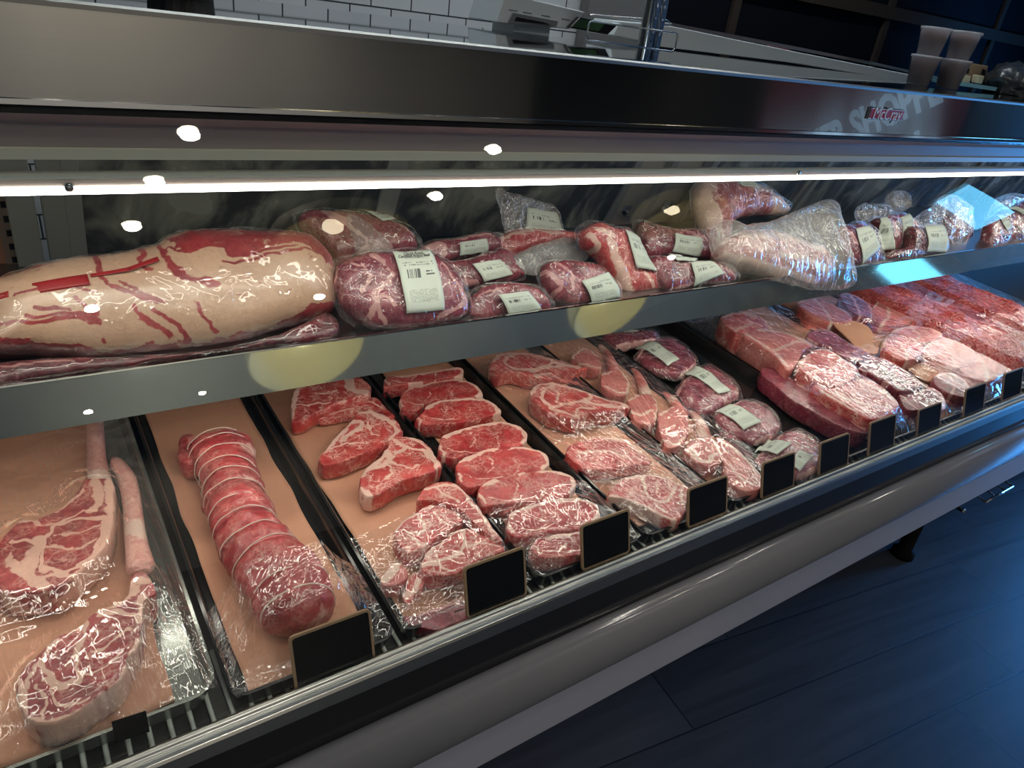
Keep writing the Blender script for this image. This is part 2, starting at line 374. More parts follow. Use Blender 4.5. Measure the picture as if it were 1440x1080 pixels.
DECKMEAT = []     # (tray, outline in x,y, top height above the deck) for the films
_seed = [0.0]
def slab(name, px, plane, front, back, mat, parent=None, seams=(), mode='steak', N=120, rings=16, lump=.0015, lumps=40, fatside=0.0, power=2.2, sink=0.0, edge=.0026, flange=1.0):
    """one solid piece: its outline (as seen on `plane`) filled, given `front` height above and `back` depth below the plane"""
    _seed[0] += 3.7; sd = _seed[0]
    p0, eu, ev, n = frame(plane)
    O3 = np.array([at(x, y, plane) for x, y in px])
    O = np.stack([(O3 - p0) @ eu, (O3 - p0) @ ev], 1)
    O = catmull(O, N)
    o3 = np.hstack([O, np.zeros((N, 1))])
    O = O + np.stack([n3(o3, 55, sd), n3(o3, 55, sd + 20)], 1) * edge + np.stack([n3(o3, 160, sd), n3(o3, 160, sd + 20)], 1) * edge * .5
    c = O.mean(0); u, s, vt = np.linalg.svd(O - c, full_matrices=False)
    ax, bx = vt[0], vt[1]; pa, pb = (O - c) @ ax, (O - c) @ bx
    La, Lb = pa.max() - pa.min(), pb.max() - pb.min(); mid = (pa.max() + pa.min()) / 2
    hl = max(0, La / 2 - Lb / 2) * .9
    # the middle line follows the outline's own middle
    ts = np.linspace(mid - hl, mid + hl, 9); sk = []
    for t in ts:
        w = np.abs(pa - t) < max(La * .06, 1e-4)
        yb = (pb[w].max() + pb[w].min()) / 2 if w.any() else 0
        sk.append(c + ax * t + bx * yb)
    sk = np.array(sk)
    tpar = np.clip(pa, mid - hl, mid + hl)
    A = np.stack([np.interp(tpar, ts, sk[:, k]) for k in range(2)], 1)
    V = []; UVr = []; rows = []
    def ring(sc, h):
        P = A + (O - A) * sc
        rows.append(P); V.append(p0 + P[:, :1] * eu + P[:, 1:] * ev + np.broadcast_to(np.asarray(h, float).reshape(-1, 1), (N, 1)) * n)
    if mode == 'steak':
        ring(.3, -back); ring(.9, -back); ring(.985, -back * .85); ring(1.0, -back * .5); ring(1.0, -back * .2); ring(.992, -back * .05 + front * .3); ring(.97, front * .8)
        for k in range(rings): 
            s_ = .95 * (1 - (k / (rings - 1))) + .004
            ring(s_, front)
    else:
        K = rings
        for k in range(K // 2): 
            s_ = .05 + .95 * (k / (K // 2 - 1)) if K // 2 > 1 else 1
            ring(s_, -back * max(0, 1 - min(1, s_ * flange) ** power) ** (1 / power) - (.0006 if flange > 1 else 0))
        for k in range(1, K):
            s_ = 1 - .996 * (k / (K - 1))
            ring(s_, front * max(0, 1 - min(1, s_ * flange) ** power) ** (1 / power) + (.0006 if flange > 1 else 0))
    V = np.vstack(V); P2 = np.vstack(rows); nr = len(rows)
    Fs = [(i * N + k, i * N + (k + 1) % N, (i + 1) * N + (k + 1) % N, (i + 1) * N + k) for i in range(nr - 1) for k in range(N)]
    Fs.append(tuple(range(N))[::-1]); Fs.append(tuple((nr - 1) * N + k for k in range(N)))
    V = V + np.outer(n3(V, lumps, sd), n) * lump
    if mode == 'steak':
        w = np.concatenate([[.4 if 2 <= i <= 6 else 0] * N for i in range(nr)])
        V = V + (w * n3(V, 90, sd + 5) * .004)[:, None] * ((P2 - c) / (np.linalg.norm(P2 - c, axis=1)[:, None] + 1e-9))[:, :1] * eu
    fat = np.zeros(len(V)); PW = P2
    if seams:
        Z = np.zeros((len(V), 1)); Q3 = np.hstack([P2, Z])
        PW = P2 + np.stack([n3(Q3, 75, sd + 1), n3(Q3, 75, sd + 11)], 1) * .0045 + np.stack([n3(Q3, 210, sd + 2), n3(Q3, 210, sd + 12)], 1) * .0018
    for wpx, pts in seams:
        L3 = np.array([at(x, y, plane) for x, y in pts]); L2 = spline(np.stack([(L3 - p0) @ eu, (L3 - p0) @ ev], 1), 24)
        mpp = np.linalg.norm(at(pts[0][0] + 1, pts[0][1], plane) - at(*pts[0], plane)) * 1.15
        w = abs(wpx) * mpp
        d = segdist(PW, L2)
        val = np.clip(1.25 - d / (w * .62), 0, 1) if wpx > 0 else np.zeros(len(V))
        if wpx > 0: fat = np.maximum(fat, val)
        else: fat = fat * np.clip((d / w) ** 2, 0, 1)
    if fatside:
        side = np.concatenate([[fatside if 1 <= i <= 5 else 0] * N for i in range(nr)]); fat = np.maximum(fat, side * (.5 + n3(V, 35, sd + 9)))
    o = mesh(name, V, Fs, mat, parent, True, attrs={'fat': fat})
    o_front = (p0, eu, ev, n, P2[N * (nr // 3 if mode != 'steak' else 7):], V[N * (nr // 3 if mode != 'steak' else 7):])
    return o, o_front, V[:, :2]
def drape(name, corners_px, plane, surf, mat, parent, off=.0025, nu=9, nv=13, curl=0.0):
    """a flat sheet (label) lying on the piece's front face; corners: top-left, top-right, bottom-right, bottom-left"""
    p0, eu, ev, n, P2, VV = surf
    hh = (VV - p0) @ n
    C = [at(x, y, plane) for x, y in corners_px]; C = [np.array([(q - p0) @ eu, (q - p0) @ ev]) for q in C]
    V = []; uv = []
    for j in range(nv):
        for i in range(nu):
            a, b = i / (nu - 1), j / (nv - 1)
            q = (C[0] * (1 - a) + C[1] * a) * (1 - b) + (C[3] * (1 - a) + C[2] * a) * b
            d = np.linalg.norm(P2 - q, axis=1); k = np.argsort(d)[:6]; w = 1 / (d[k] + .002) ** 2
            h = max((hh[k] * w).sum() / w.sum(), hh[k].max() - .002) + off + curl * (abs(b - .5) * 2) ** 3
            V.append(p0 + q[0] * eu + q[1] * ev + h * n); uv.append((a, 1 - b))
    n0 = len(V); th = .0006
    V = V + [v - n * th for v in V]
    Fs = [(j * nu + i, (j + 1) * nu + i, (j + 1) * nu + i + 1, j * nu + i + 1) for j in range(nv - 1) for i in range(nu - 1)]
    bd = [i for i in range(nu)] + [j * nu + nu - 1 for j in range(1, nv)] + [(nv - 1) * nu + i for i in range(nu - 2, -1, -1)] + [j * nu for j in range(nv - 2, 0, -1)]
    Fs = Fs + [tuple(n0 + k for k in f[::-1]) for f in Fs] + [(bd[i], bd[(i + 1) % len(bd)], n0 + bd[(i + 1) % len(bd)], n0 + bd[i]) for i in range(len(bd))]
    return mesh(name, V, Fs, mat, parent, True, uv=uv + uv)
BOW = .11
LAMPS = [(.52, -.24), (1.71, -.31), (.43, -.57), (1.58, -.75), (.37, -.94), (.24, -1.87), (1.35, -2.06), (4.1, -2.0), (.24, -4.5), (1.04, -4.5)]
LAMPW = [9, 9, 9, 9, 9, 26, 22, 40, 120, 120]
LAMPLAB = ['white recessed ceiling downlight mirrored as a small bright oval in the case glass'] * 5 + ['small recessed ceiling downlight farther back, mirrored as an upright streak on the canopy'] * 5
SIGN = (-1.84, .87, 35, 0, -.98, -1.33, .78)

# ================================================================== THE ROOM
def floor_mat():
    t = NT('dark_plank_floor'); sp = t.n('SeparateXYZ', Vector=t.coord()); x, y = sp.outputs[0], sp.outputs[1]
    u = t.math('SUBTRACT', t.math('MULTIPLY', x, .99), t.math('MULTIPLY', y, .139))
    n = t.math('ADD', t.math('MULTIPLY', x, .139), t.math('MULTIPLY', y, .99))
    r = t.math('DIVIDE', t.math('SUBTRACT', n, .524), .187); row = t.math('FLOOR', r); fr = t.math('FRACT', r)
    uu = t.math('DIVIDE', t.math('SUBTRACT', u, t.math('ADD', t.math('MULTIPLY', row, .27), 1.951)), 1.22)
    fu = t.math('FRACT', uu)
    gap = t.math('MAXIMUM', t.math('LESS_THAN', fr, .018), t.math('LESS_THAN', fu, .003))
    idv = t.n('CombineXYZ', X=row, Y=t.math('FLOOR', uu), Z=0.0).outputs[0]
    wn = t.n('TexWhiteNoise', {'noise_dimensions': '3D'}, Vector=idv).outputs[0]
    gv = t.n('CombineXYZ', X=t.math('MULTIPLY', u, 2.0), Y=t.math('MULTIPLY', n, 34.0), Z=t.math('MULTIPLY', wn, 9.0)).outputs[0]
    g = t.noise(gv, 1.0, 5, .6, .6)
    base = t.mix(t.math('ADD', t.math('MULTIPLY', g, .7), t.math('MULTIPLY', wn, .3)), rgb(.014, .017, .024), rgb(.050, .058, .075))
    c = t.mix(gap, base, rgb(.006, .006, .008))
    return t.done(t.pbr(color=c, rough=t.math('ADD', .36, t.math('MULTIPLY', g, .2)), spec=.35, normal=t.bump(t.math('SUBTRACT', g, gap), .25, .002)))
def tile_mat():
    t = NT('white_subway_tile'); sp = t.n('SeparateXYZ', Vector=t.coord())
    v = t.n('CombineXYZ', X=sp.outputs[0], Y=sp.outputs[2], Z=0.0).outputs[0]
    b = t.n('TexBrick', Vector=v, Scale=1.0, Color1=srgb(222, 224, 226), Color2=srgb(212, 215, 218), Mortar=srgb(70, 74, 78))
    b.inputs['Mortar Size'].default_value = .0022; b.inputs['Brick Width'].default_value = .125; b.inputs['Row Height'].default_value = .062; b.inputs['Mortar Smooth'].default_value = .1
    return t.done(t.pbr(color=b.outputs[0], rough=.2, normal=t.bump(b.outputs[1], -.3, .002)))
O0 = (0, 0, 0)
def struct(o): o['kind'] = 'structure'; return o
struct(MB().box(-3, 6.2, -6.2, 2.3, -.05, 0).build('floor', floor_mat(), origin=O0))
struct(MB().box(-3, 6.2, -6.2, 2.3, 2.8, 2.85).build('ceiling', plain('dark_ceiling', rgb(.30, .29, .27), .8), origin=O0))
struct(MB().box(-3, 6.2, 2.1, 2.2, 0, 2.8).build('wall_back', tile_mat(), origin=O0))
struct(MB().box(-3, 6.2, -6.1, -6.0, 0, 2.8).build('wall_front', plain('cream_plaster', rgb(.55, .52, .46), .8), origin=O0))
struct(MB().box(-3, -2.9, -6.0, 2.1, 0, 2.8).build('wall_left', plain('grey_plaster_side', rgb(.20, .185, .165), .8), origin=O0))
# storefront at the right: solid wall around two openings, panes in them
W = MB()
YA, YB, YC, YD = -.80, -.42, -.22, .62
for y0, y1, z0, z1 in ((-6.0, YA, 0, 2.8), (YA, YB, 0, 1.9), (YA, YB, 2.45, 2.8), (YB, YC, 0, 2.8), (YC, YD, 0, .05), (YC, YD, 1.1, 2.8), (YD, 2.1, 0, 2.8)):
    W.box(5.5, 5.6, y0, y1, z0, z1)
struct(W.build('wall_right', plain('dark_blue_grey_wall', rgb(.03, .035, .045), .6), origin=O0))
for i, (y0, y1, z0, z1) in enumerate(((YA, YB, 1.9, 2.45), (YC, YD, .05, 1.1))):
    w = struct(empty('window_%d' % (i + 1), (5.55, (y0 + y1) / 2, z0)))
    MB().box(5.545, 5.555, y0, y1, z0, z1).build('pane', M['glass'], w)
    f = MB()
    for a in ((y0, y0 + .03, z0, z1), (y1 - .03, y1, z0, z1), (y0, y1, z0, z0 + .03), (y0, y1, z1 - .03, z1)): f.box(5.50, 5.6, *a)
    f.build('frame', M['black'], w)
# shop sign on the storefront (its letters run the other way, read from the street)
sign = empty('shop_sign', (5.47, -1.3, .35), 'dark red shop sign on the storefront wall with large pale tilted letters', 'sign')
MB().box(5.455, 5.485, -2.6, SIGN[4], .25, 1.9).build('board', plain('sign_board_red', rgb(.16, .02, .03), .5), sign)
def text(name, s, loc, rot, size, mat, parent=None, ext=.002, mirror=False, align='CENTER', shear=0.0, xs=1.0, bold=0.0):
    cu = bpy.data.curves.new(name, 'FONT'); cu.body = s; cu.size = size; cu.extrude = ext; cu.align_x = align; cu.align_y = 'CENTER'; cu.shear = shear; cu.resolution_u = 3; cu.offset = bold
    o = bpy.data.objects.new('tmp', cu); COL.objects.link(o)
    dg = bpy.context.evaluated_depsgraph_get(); me = bpy.data.meshes.new_from_object(o.evaluated_get(dg)); bpy.data.objects.remove(o)
    me.name = name
    A = np.array([v.co for v in me.vertices])
    A[:, 0] *= xs
    if mirror: A[:, 0] *= -1
    Rm = np.array(rot)                      # columns: text x, text y, text normal
    Wd = A @ Rm.T + np.array(loc)
    if mirror:
        for p in me.polygons: p.flip()
    base = np.array(loc)
    me.vertices.foreach_set('co', (Wd - base).ravel()); me.materials.clear(); me.materials.append(mat); me.update()
    q = bpy.data.objects.new(name, me); COL.objects.link(q)
    q.parent = parent; q.location = Vector(base) - (world_loc(parent) if parent else Vector((0, 0, 0)))
    return q
signlet = emis('sign_letters_daylight_glow', rgb(.26, .42, .58), 1.6)  # letters glow by themselves in place of daylight coming through
ca, sa = math.cos(math.radians(SIGN[2])), math.sin(math.radians(SIGN[2]))
# seen from outside (looking -X) text runs towards +Y; tilted upwards
SR = np.array([[0, 0, 1], [ca, -sa, 0], [sa, ca, 0]], float)
text('lettering', 'BUTCHER SHOPPE', (5.45, SIGN[0], SIGN[1]), SR, .31, signlet, sign, .004, xs=.60, bold=.012)
text('lettering', 'Family', (5.45, SIGN[5], SIGN[6]), SR, .36, signlet, sign, .004, shear=.2, xs=.60, bold=.012)

# ceiling downlights and pendants
def spot(loc, power, col):
    l = bpy.data.lights.new('downlight_beam', 'SPOT'); l.energy = power; l.color = col; l.spot_size = math.radians(150); l.spot_blend = .6; l.shadow_soft_size = .03
    o = bpy.data.objects.new('downlight_beam', l); COL.objects.link(o); o.location = loc; return o
lampdisc = emis('downlight_lens', rgb(1, .90, .72), 30.0)
for i, (x, y) in enumerate(LAMPS):
    r_ = .034 if i < 5 else .018
    spot((x, y, 2.76), LAMPW[i], (1, .93, .83) if i < 9 else (1, .88, .70))
    a = empty('downlight', (x, y, 2.79), LAMPLAB[i], 'ceiling light', 'recessed ceiling downlights over the aisle')
    MB().lathe((x, y, 2.79), [(r_, .008), (r_, -.004), (r_ + .010, -.006), (r_ + .014, .004), (r_ + .01, .008)], 28).build('trim_ring', M['white_metal'], a, True)
    MB().lathe((x, y, 2.79), [(.0001, -.001), (r_, -.001), (r_, .003), (.0001, .003)], 28).build('lens', lampdisc, a, True)
bulb = emis('pendant_bulb', rgb(1, .86, .58), 15.0)
for i, (x, y) in enumerate(((.79, -.30), (2.23, -.30))):
    a = empty('pendant_lamp', (x, y, 2.0), ('cream lined dome pendant reflected at the left of the shelf edge', 'cream lined dome pendant reflected near the middle of the shelf edge')[i], 'lamp', 'dome pendants over the aisle')
    prof = [(.205, 0), (.20, .045), (.175, .10), (.125, .15), (.06, .18), (.03, .185)]
    MB().lathe((x, y, 2.0), prof + [(r + .004, z + .004) for r, z in prof[::-1]] + [prof[0]], 48).build('shade', plain('cream_lining', srgb(232, 224, 186), .5), a, True)
    MB().lathe((x, y, 2.0), [(.0001, .05), (.024, .06), (.033, .085), (.024, .115), (.014, .13), (.0001, .13)], 24).build('bulb', bulb, a, True)
    MB().tube([(x, y, 2.13), (x, y, 2.79)], .004, 8).build('cord', M['black'], a)

# ================================================================== THE DISPLAY CASE
X0, X1 = -1.0, 4.7
case = empty('display_case', (1.8, .95, 0), 'long refrigerated butcher display case with steel canopy and grey bumper', 'display case')
def part(name, prof, mat, bevel=0, smooth=False, x0=X0, x1=X1, parent=None): return extrude(name, prof, x0, x1, mat, parent or case, smooth, bevel)
tz = lambda ang, y: H - y * math.tan(math.radians(ang))
YK = .76                                   # front plane of the canopy
zt, zb = tz(2.68, YK), tz(8.65, YK)
TB = (1.36, H - 1.36 * math.tan(math.radians(1.25)))      # rear edge of the case top
# canopy: brushed face (u runs up so the brushing runs along the case), nearly level glossy top
part('canopy', [(YK, zb), (YK, zt - .004), (YK + .002, zt - .001), (YK + .006, zt), (YK + .04, zt - .002), (YK + .04, zb + .004)], M['steel_dark'])
part('canopy_edge', [(YK - .0015, zt - .004), (YK - .0015, zt), (YK + .002, zt + .002), (YK + .008, zt + .0018), (YK + .01, zt - .0015), (YK + .002, zt - .004)], plain('satin_edge', rgb(.36, .35, .32), .42, 1.0), smooth=False)
part('canopy_bottom_edge', [(YK - .003, zb - .001), (YK - .003, zb + .0035), (YK + .002, zb + .0045), (YK + .005, zb - .002)], M['chrome'])
topm = NT('dark_reflective_top'); topm = topm.done(topm.pbr(color=rgb(.45, .50, .54), metal=1.0, rough=.03))
part('canopy_top', [(YK + .008, zt - .001), TB, (TB[0], TB[1] - .018), (YK + .04, zt - .012)], topm)
part('canopy_gap', [(YK + .004, zb - .0035), (YK + .05, zb - .0035), (YK + .05, zb - .0095), (YK + .0065, zb - .0095)], M['black'])
YL = YK + .035
z1, z2, z3 = tz(9.7, YL), tz(11.3, YL), tz(12.02, YL)
part('lamp_housing', [(YK + .012, zb + .006), (YK + .05, zb + .006), (YL + .035, z3), (YL + .004, z3), (YL + .002, z2), (YL - .004, z1)], M['mauve'])
part('housing_lip', [(YL - .001, z2 - .001), (YL + .001, z2), (YL + .004, z3 - .001), (YL + .001, z3 - .001)], plain('pale_grey_lip', srgb(232, 228, 210), .4))
YB_ = YK + .03
lb = empty('light_bar', (1.8, YB_, tz(14.3, YB_))); lb.parent = case; lb.location -= case.location
za, zc, zd, ze = tz(13.15, YB_), tz(13.3, YB_), tz(13.78, YB_), tz(14.32, YB_)
part('bar_top_edge', [(YB_ - .001, za), (YB_ + .025, za), (YB_ + .025, zc), (YB_ - .001, zc)], M['white_metal'], parent=lb)
part('bar_face', [(YB_, zc), (YB_ + .025, zc), (YB_ + .025, zd), (YB_, zd)], M['mauve'], parent=lb)
lens = emis('light_bar_lens', rgb(1.0, .94, .83), 11.0)
part('lens', [(YB_ - .001, zd), (YB_ + .025, zd), (YB_ + .022, ze - .001), (YB_ + .001, ze)], lens, parent=lb)
for sx, sy in ((97, 263), (1123, 243)):
    p = at(sx, sy, (np.array([0, YB_ - .001, 0]), np.array([0, 1, 0])))
    mb = MB(); mb.tube([(p[0], YB_ + .001, p[2]), (p[0], YB_ - .0025, p[2]), (p[0], YB_ - .0038, p[2])], [.0045, .0045, .0026], 16)
    mb.build('screw', M['chrome'], lb, True)
# front glass, slightly bowed outwards
P0, P1 = np.array([.535, .703]), np.array([YK + .006, zb - .002])
ch = P1 - P0; PC = (P0 + P1) / 2 + np.array([-ch[1], ch[0]]) * BOW
gp = [(1 - t) ** 2 * P0 + 2 * t * (1 - t) * PC + t * t * P1 for t in np.linspace(0, 1, 25)]
g = extrude('front_glass', [tuple(p) for p in gp], X0, X1, M['glass'], case, True, closed=False)
# sill: stepped metal rail, dark band, vinyl bumper, lower panel
part('sill_rail', [(.517, .700), (.519, .7035), (.524, .7045), (.527, .701), (.531, .701), (.533, .7045), (.537, .7045), (.539, .700), (.5405, .6995), (.545, .697), (.545, .68), (.517, .68)], M['alu'], .0008)
part('front_band', [(.519, .6815), (.530, .6815), (.533, .605), (.521, .605)], M['gloss_black'])
bz = [(.524, .612), (.515, .613)] + [(.515 - .022 * math.sin(a) , .558 + .055 * math.cos(a)) for a in np.linspace(.15, math.pi - .35, 14)] + [(.513, .503), (.53, .503)]
part('bumper', bz, M['bumper'], smooth=True)
part('lower_panel', [(.519, .506), (.530, .506), (.530, .404), (.519, .4025)], M['panel'], .002)
part('base_body', [(.60, .30), (1.34, .30), (1.34, .66), (.60, .66), (.55, .60), (.545, .52)], M['liner'])
for i, (x, y) in enumerate(((-.4, .80), (1.12, .80), (2.2, .68), (3.6, .68), (-.4, 1.25), (2.2, 1.25), (3.6, 1.25))):
    MB().lathe((x, y, 0), [(.0001, 0), (.035, 0), (.035, .02), (.022, .03), (.022, .30), (.0001, .30)], 16).build('leg', plain('matte_black', rgb(.006, .006, .006), .9, spec=.05), case, True)
# deck: dark pan with white rods along the front
part('deck', [(.546, deckz(.546) - .018), (1.345, deckz(1.345) - .018), (1.345, deckz(1.345) - .03), (.546, deckz(.546) - .03)], M['liner'])
mb = MB()
for x in np.arange(-.40, 3.2, .0205):
    mb.tube([(x, .550, deckz(.550) - .0145), (x, .66, deckz(.66) - .0145)], .0028, 6)
mb.build('deck_grille', M['white_metal'], case, True)
# rear: sliding doors leaning towards the customer at the top
E24 = math.radians(24.1); DT = np.array([0, 1.125, 1.30]); 
DDIR = np.array([0, math.sin(E24), -math.cos(E24)]); DN = np.array([0, -math.cos(E24), -math.sin(E24)]); DPL = (DT, DN)
def dpt(x, s, off=0.0): return np.array([x, 0, 0]) + DT + DDIR * s + DN * off
def dbox(name, x0, x1, s0, s1, o0, o1, mat, parent=None, bevel=0):
    c = (dpt(x0, s0, o0) + dpt(x1, s1, o1)) / 2
    return MB().obox(c, [(x1 - x0) / 2, 0, 0], DDIR * (s1 - s0) / 2, DN * (o1 - o0) / 2).build(name, mat, parent or case, bevel=bevel)
dX = lambda px, py: at(px, py, DPL)[0]
def door_glass():
    t = NT('misted_rear_glass'); c = t.coord()
    a = t.noise(t.mapping(c, (9, 5, 5)), 1.0, 4, .6, .5); b = t.noise(c, 240, 3, .7)
    col = t.mix(t.sstep(a, .40, .65), rgb(.055, .060, .064), rgb(.34, .35, .30))
    col = t.mix(t.math('MULTIPLY', t.sstep(b, .60, .78), .35), col, rgb(.26, .28, .28))
    return t.done(t.pbr(color=col, rough=t.math('ADD', .12, t.math('MULTIPLY', a, .25)), spec=.6, normal=t.bump(b, .15, .002)))
DG = door_glass(); DF = plain('grey_door_frame', srgb(158, 160, 156), .35, .25)
xl0, xl1, xa, xb, xc_, xd, xe = dX(25, 300), dX(92, 300), dX(545, 267), dX(884, 258), dX(927, 258), dX(978, 258), dX(1140, 250)
panes = [(xl1, xa, .012), (xa, xb, .004), (xd, xe, .004), (xe, dX(1345, 262), .012), (dX(1345, 262), 4.6, .004)]
for a, b, off in panes:
    d = empty('rear_door', dpt((a + b) / 2, .56)); d.parent = case; d.location -= case.location
    dbox('glass_panel', a + .01, b - .01, .0, .56, off - .004, off, DG, d)
    for s0 in (a, b - .022): dbox('stile', s0, s0 + .022, .0, .56, off - .006, off + .006, DF, d, .0015)
    dbox('bottom_rail', a + .022, b - .022, .54, .56, off - .006, off + .006, DF, d, .0015)
dbox('rear_panel', xb, xd, .0, .56, -.012, -.008, plain('pale_grey_liner', srgb(186, 182, 172), .35, nscale=14, nstr=.08))
for px in (927,): dbox('rear_upright', xc_ - .008, xc_ + .012, 0, .56, -.008, .012, DF, None, .001)
dbox('rear_upright', xd - .006, xd + .016, 0, .56, -.004, .018, DF, None, .001)
for px, py in ((882, 297), (938, 290)):
    p = at(px, py, DPL); s = (p - DT) @ DDIR
    la = empty('latch', dpt(p[0], s)); la.parent = case; la.location -= case.location
    dbox('latch_plate', p[0] - .011, p[0] + .011, s - .012, s + .014, -.008, -.004, M['chrome'], la)
    dbox('latch_keeper', p[0] - .009, p[0] + .009, s + .010, s + .014, -.006, .006, M['chrome'], la)
    MB().lathe(dpt(p[0], s, .002), [(.0001, -.003), (.003, -.002), (.003, .002), (.0001, .003)], 10).build('latch_pin', M['chrome'], la, True)
# left end: frame posts, slotted shelf standard, panel coloured as a warm reflection
dbox('rear_frame_post', xl0 + .03, xl1 + .004, -.03, .56, .0, .016, DF, None, .0015)
dbox('rear_frame_post', xl0 - .012, xl0 + .022, -.03, .56, .0, .024, DF, None, .0015)
dbox('warm_reflection_panel', X0, xl0, -.03, .56, -.014, -.010, plain('painted_warm_reflection', srgb(196, 140, 112), .4, nscale=12, nstr=.18))  # orange-brown reflection beyond the post, put into this panel's colour
xs = dX(8, 300)
std = dbox('shelf_standard', xs - .012, xs + .012, -.02, .56, -.004, .010, plain('standard_grey', srgb(170, 150, 135), .35, .6))
mbs = MB()
for k in range(22):
    s = -.01 + k * .026; c = dpt(xs, s, .0105); mbs.obox(c, [.004, 0, 0], DDIR * .0055, DN * .0006)
mbs.build('standard_slots', M['black'], case)
part('lower_rear_liner', [(1.34, .66), (1.36, .66), (1.36, .80), (1.34, .80)], M['liner'])
# upper shelf with polished tilted front edge
E35 = math.radians(35); LB = .0547
fb = (.85 - math.sin(E35) * LB, .966 - math.cos(E35) * LB)
part('shelf_edge', [(.85, .9665), (.8508, .9668), (.858, .9655), (fb[0] + .012, fb[1] + .002), fb], M['edge_steel'])
part('shelf_edge_lip', [(.849, .9664), (.8495, .9682), (.853, .9684), (.853, .9660)], M['chrome'])
part('shelf', [(.856, .9645), (1.27, .9645), (1.27, .955), (.856, .945)], plain('shelf_steel', rgb(.22, .22, .22), .3, 1.0))
part('shelf_lamp_housing', [(.848, .941), (.90, .941), (.90, .930), (.846, .930)], M['black'])
led = emis('shelf_lamp_diodes', rgb(1.0, .91, .80), 26.0)
ml = MB()
for x in np.arange(-.9, 3.8, .026): ml.box(x, x + .016, .858, .872, .9275, .930)
ml.build('shelf_lamp_strip', led, case)
# name badge on the canopy
bp = (np.array([0, YK - .001, 0]), np.array([0, 1.0, 0]))
b0, b1 = at(1224, 149, bp), at(1264, 173, bp)
bd = empty('badge', (b0 + b1) / 2); bd.parent = case; bd.location -= case.location
MB().box(b0[0], b1[0], YK - .0045, YK, b1[2] + .004, b0[2] - .002).build('badge_rim', M['chrome'], bd, bevel=.001)
MB().box(b0[0] + .002, b1[0] - .002, YK - .0052, YK, b1[2] + .006, b0[2] - .004).build('badge_plate', plain('badge_red', rgb(.35, .012, .02), .25), bd)
text('badge_lettering', 'McCray', ((b0[0] + b1[0]) / 2, YK - .0054, (b0[2] + b1[2]) / 2 + .001), np.array([[1, 0, 0], [0, 0, -1], [0, 1, 0]], float), .030, M['white_metal'], bd, .0006, shear=.15)
# foot rail bracket under the case
lv = empty('wire_rack', (2.38, .57, .215), 'chrome wire foot rack hanging under the right end of the case', 'wire rack')
pl = (np.array([0, .575, 0]), np.array([0, 1.0, 0]))
q = [at(x, y, pl) for x, y in ((1386, 706), (1424, 684), (1419, 679), (1382, 700))]
MB().tube([q[0], q[1]], .004, 8).build('rack_bar', M['chrome'], lv, True); MB().tube([q[3] + [0, .05, 0], q[2] + [0, .05, 0]], .003, 8).build('rack_bar', M['chrome'], lv, True)
for f in (0.0, .35, .72, 1.0):
    a = q[0] + (q[1] - q[0]) * f; b = a + np.array([0, .055, .01]); mb = MB(); mb.tube([a, b] + ([b + [0, .02, .07]] if f in (0.0, .72) else []), .003, 8); mb.build('rack_wire', M['black'], lv, True)
dr = at(1353, 718, pl)
dp = empty('drain_pipe', dr, 'dark drain hook with bright tip hanging below the case panel', 'pipe')
mb = MB(); mb.tube([dr + [.03, .05, .10], dr + [.03, .05, .01], dr + [.02, .04, -.005], dr], .006, 8); mb.build('pipe', M['black'], dp, True)
mb = MB(); mb.tube([dr, dr + [-.004, -.006, .004]], .007, 8); mb.build('pipe_end', M['chrome'], dp, True)

# ================================================================== ON TOP OF THE CASE
def topz(y): return zt - .001 + (TB[1] - zt + .001) * (y - YK - .008) / (TB[0] - YK - .008)
def prism_px(name, px, y0, depth, mat, parent=None, bevel=.002):
    pl = (np.array([0, y0, 0]), np.array([0, 1.0, 0]))
    A = [at(x, y, pl) for x, y in px]; n = len(A)
    V = A + [p + [0, depth, 0] for p in A]
    Fs = [tuple(range(n)), tuple(range(2 * n - 1, n - 1, -1))] + [(i, n + i, n + (i + 1) % n, (i + 1) % n) for i in range(n)]
    o = mesh(name, V, Fs, mat, parent, False)
    if bevel:
        b = o.modifiers.new('bevel', 'BEVEL'); b.width = bevel; b.segments = 2; b.limit_method = 'ANGLE'
    return o
white = plain('scale_white', srgb(205, 214, 216), .4)
sc = empty('deli_scale', (.95, 1.5, 1.37), 'white deli scale with dark paper slot and green screen on the case top', 'scale')
prism_px('scale_body', [(712, -14), (698, 31), (716, 33), (800, 41), (818, 26), (823, 17), (752, 0)], 1.45, .12, white, sc)
prism_px('paper_slot', [(722, 18), (715, 32), (783, 37), (785, 30)], 1.444, .004, plain('slot_grey', srgb(110, 116, 118), .4), sc, 0)
prism_px('slot_opening', [(727, 24), (724, 29), (775, 35), (764, 31)], 1.4415, .002, M['black'], sc, 0)
for a in (716, 736, 762, 790):
    prism_px('key_caption', [(a, 13 + (a - 716) * .17), (a, 14.4 + (a - 716) * .17), (a + 12, 16.4 + (a - 716) * .17), (a + 12, 15 + (a - 716) * .17)], 1.4485, .001, plain('caption_grey', srgb(120, 126, 130), .5), sc, 0)
MB().box(1.0, 1.10, 1.47, 1.56, 1.33, 1.392).build('scale_foot', white, sc)
disp = prism_px('display', [(801, 39), (816, 24), (868, 36), (855, 49)], 1.436, .03, M['black'], sc)
prism_px('screen', [(806, 37.5), (818, 27), (850, 34), (842, 44)], 1.4345, .001, plain('green_screen', rgb(.05, .12, .06), .15), sc, 0)
ct = empty('service_counter', (1.9, 1.5, 1.30), 'long white counter unit running behind the chrome post on the case top', 'counter')
MB().box(.5, 3.4, 1.42, 1.75, 0, 1.33).build('counter_body', plain('counter_grey', srgb(120, 122, 122), .5), ct)
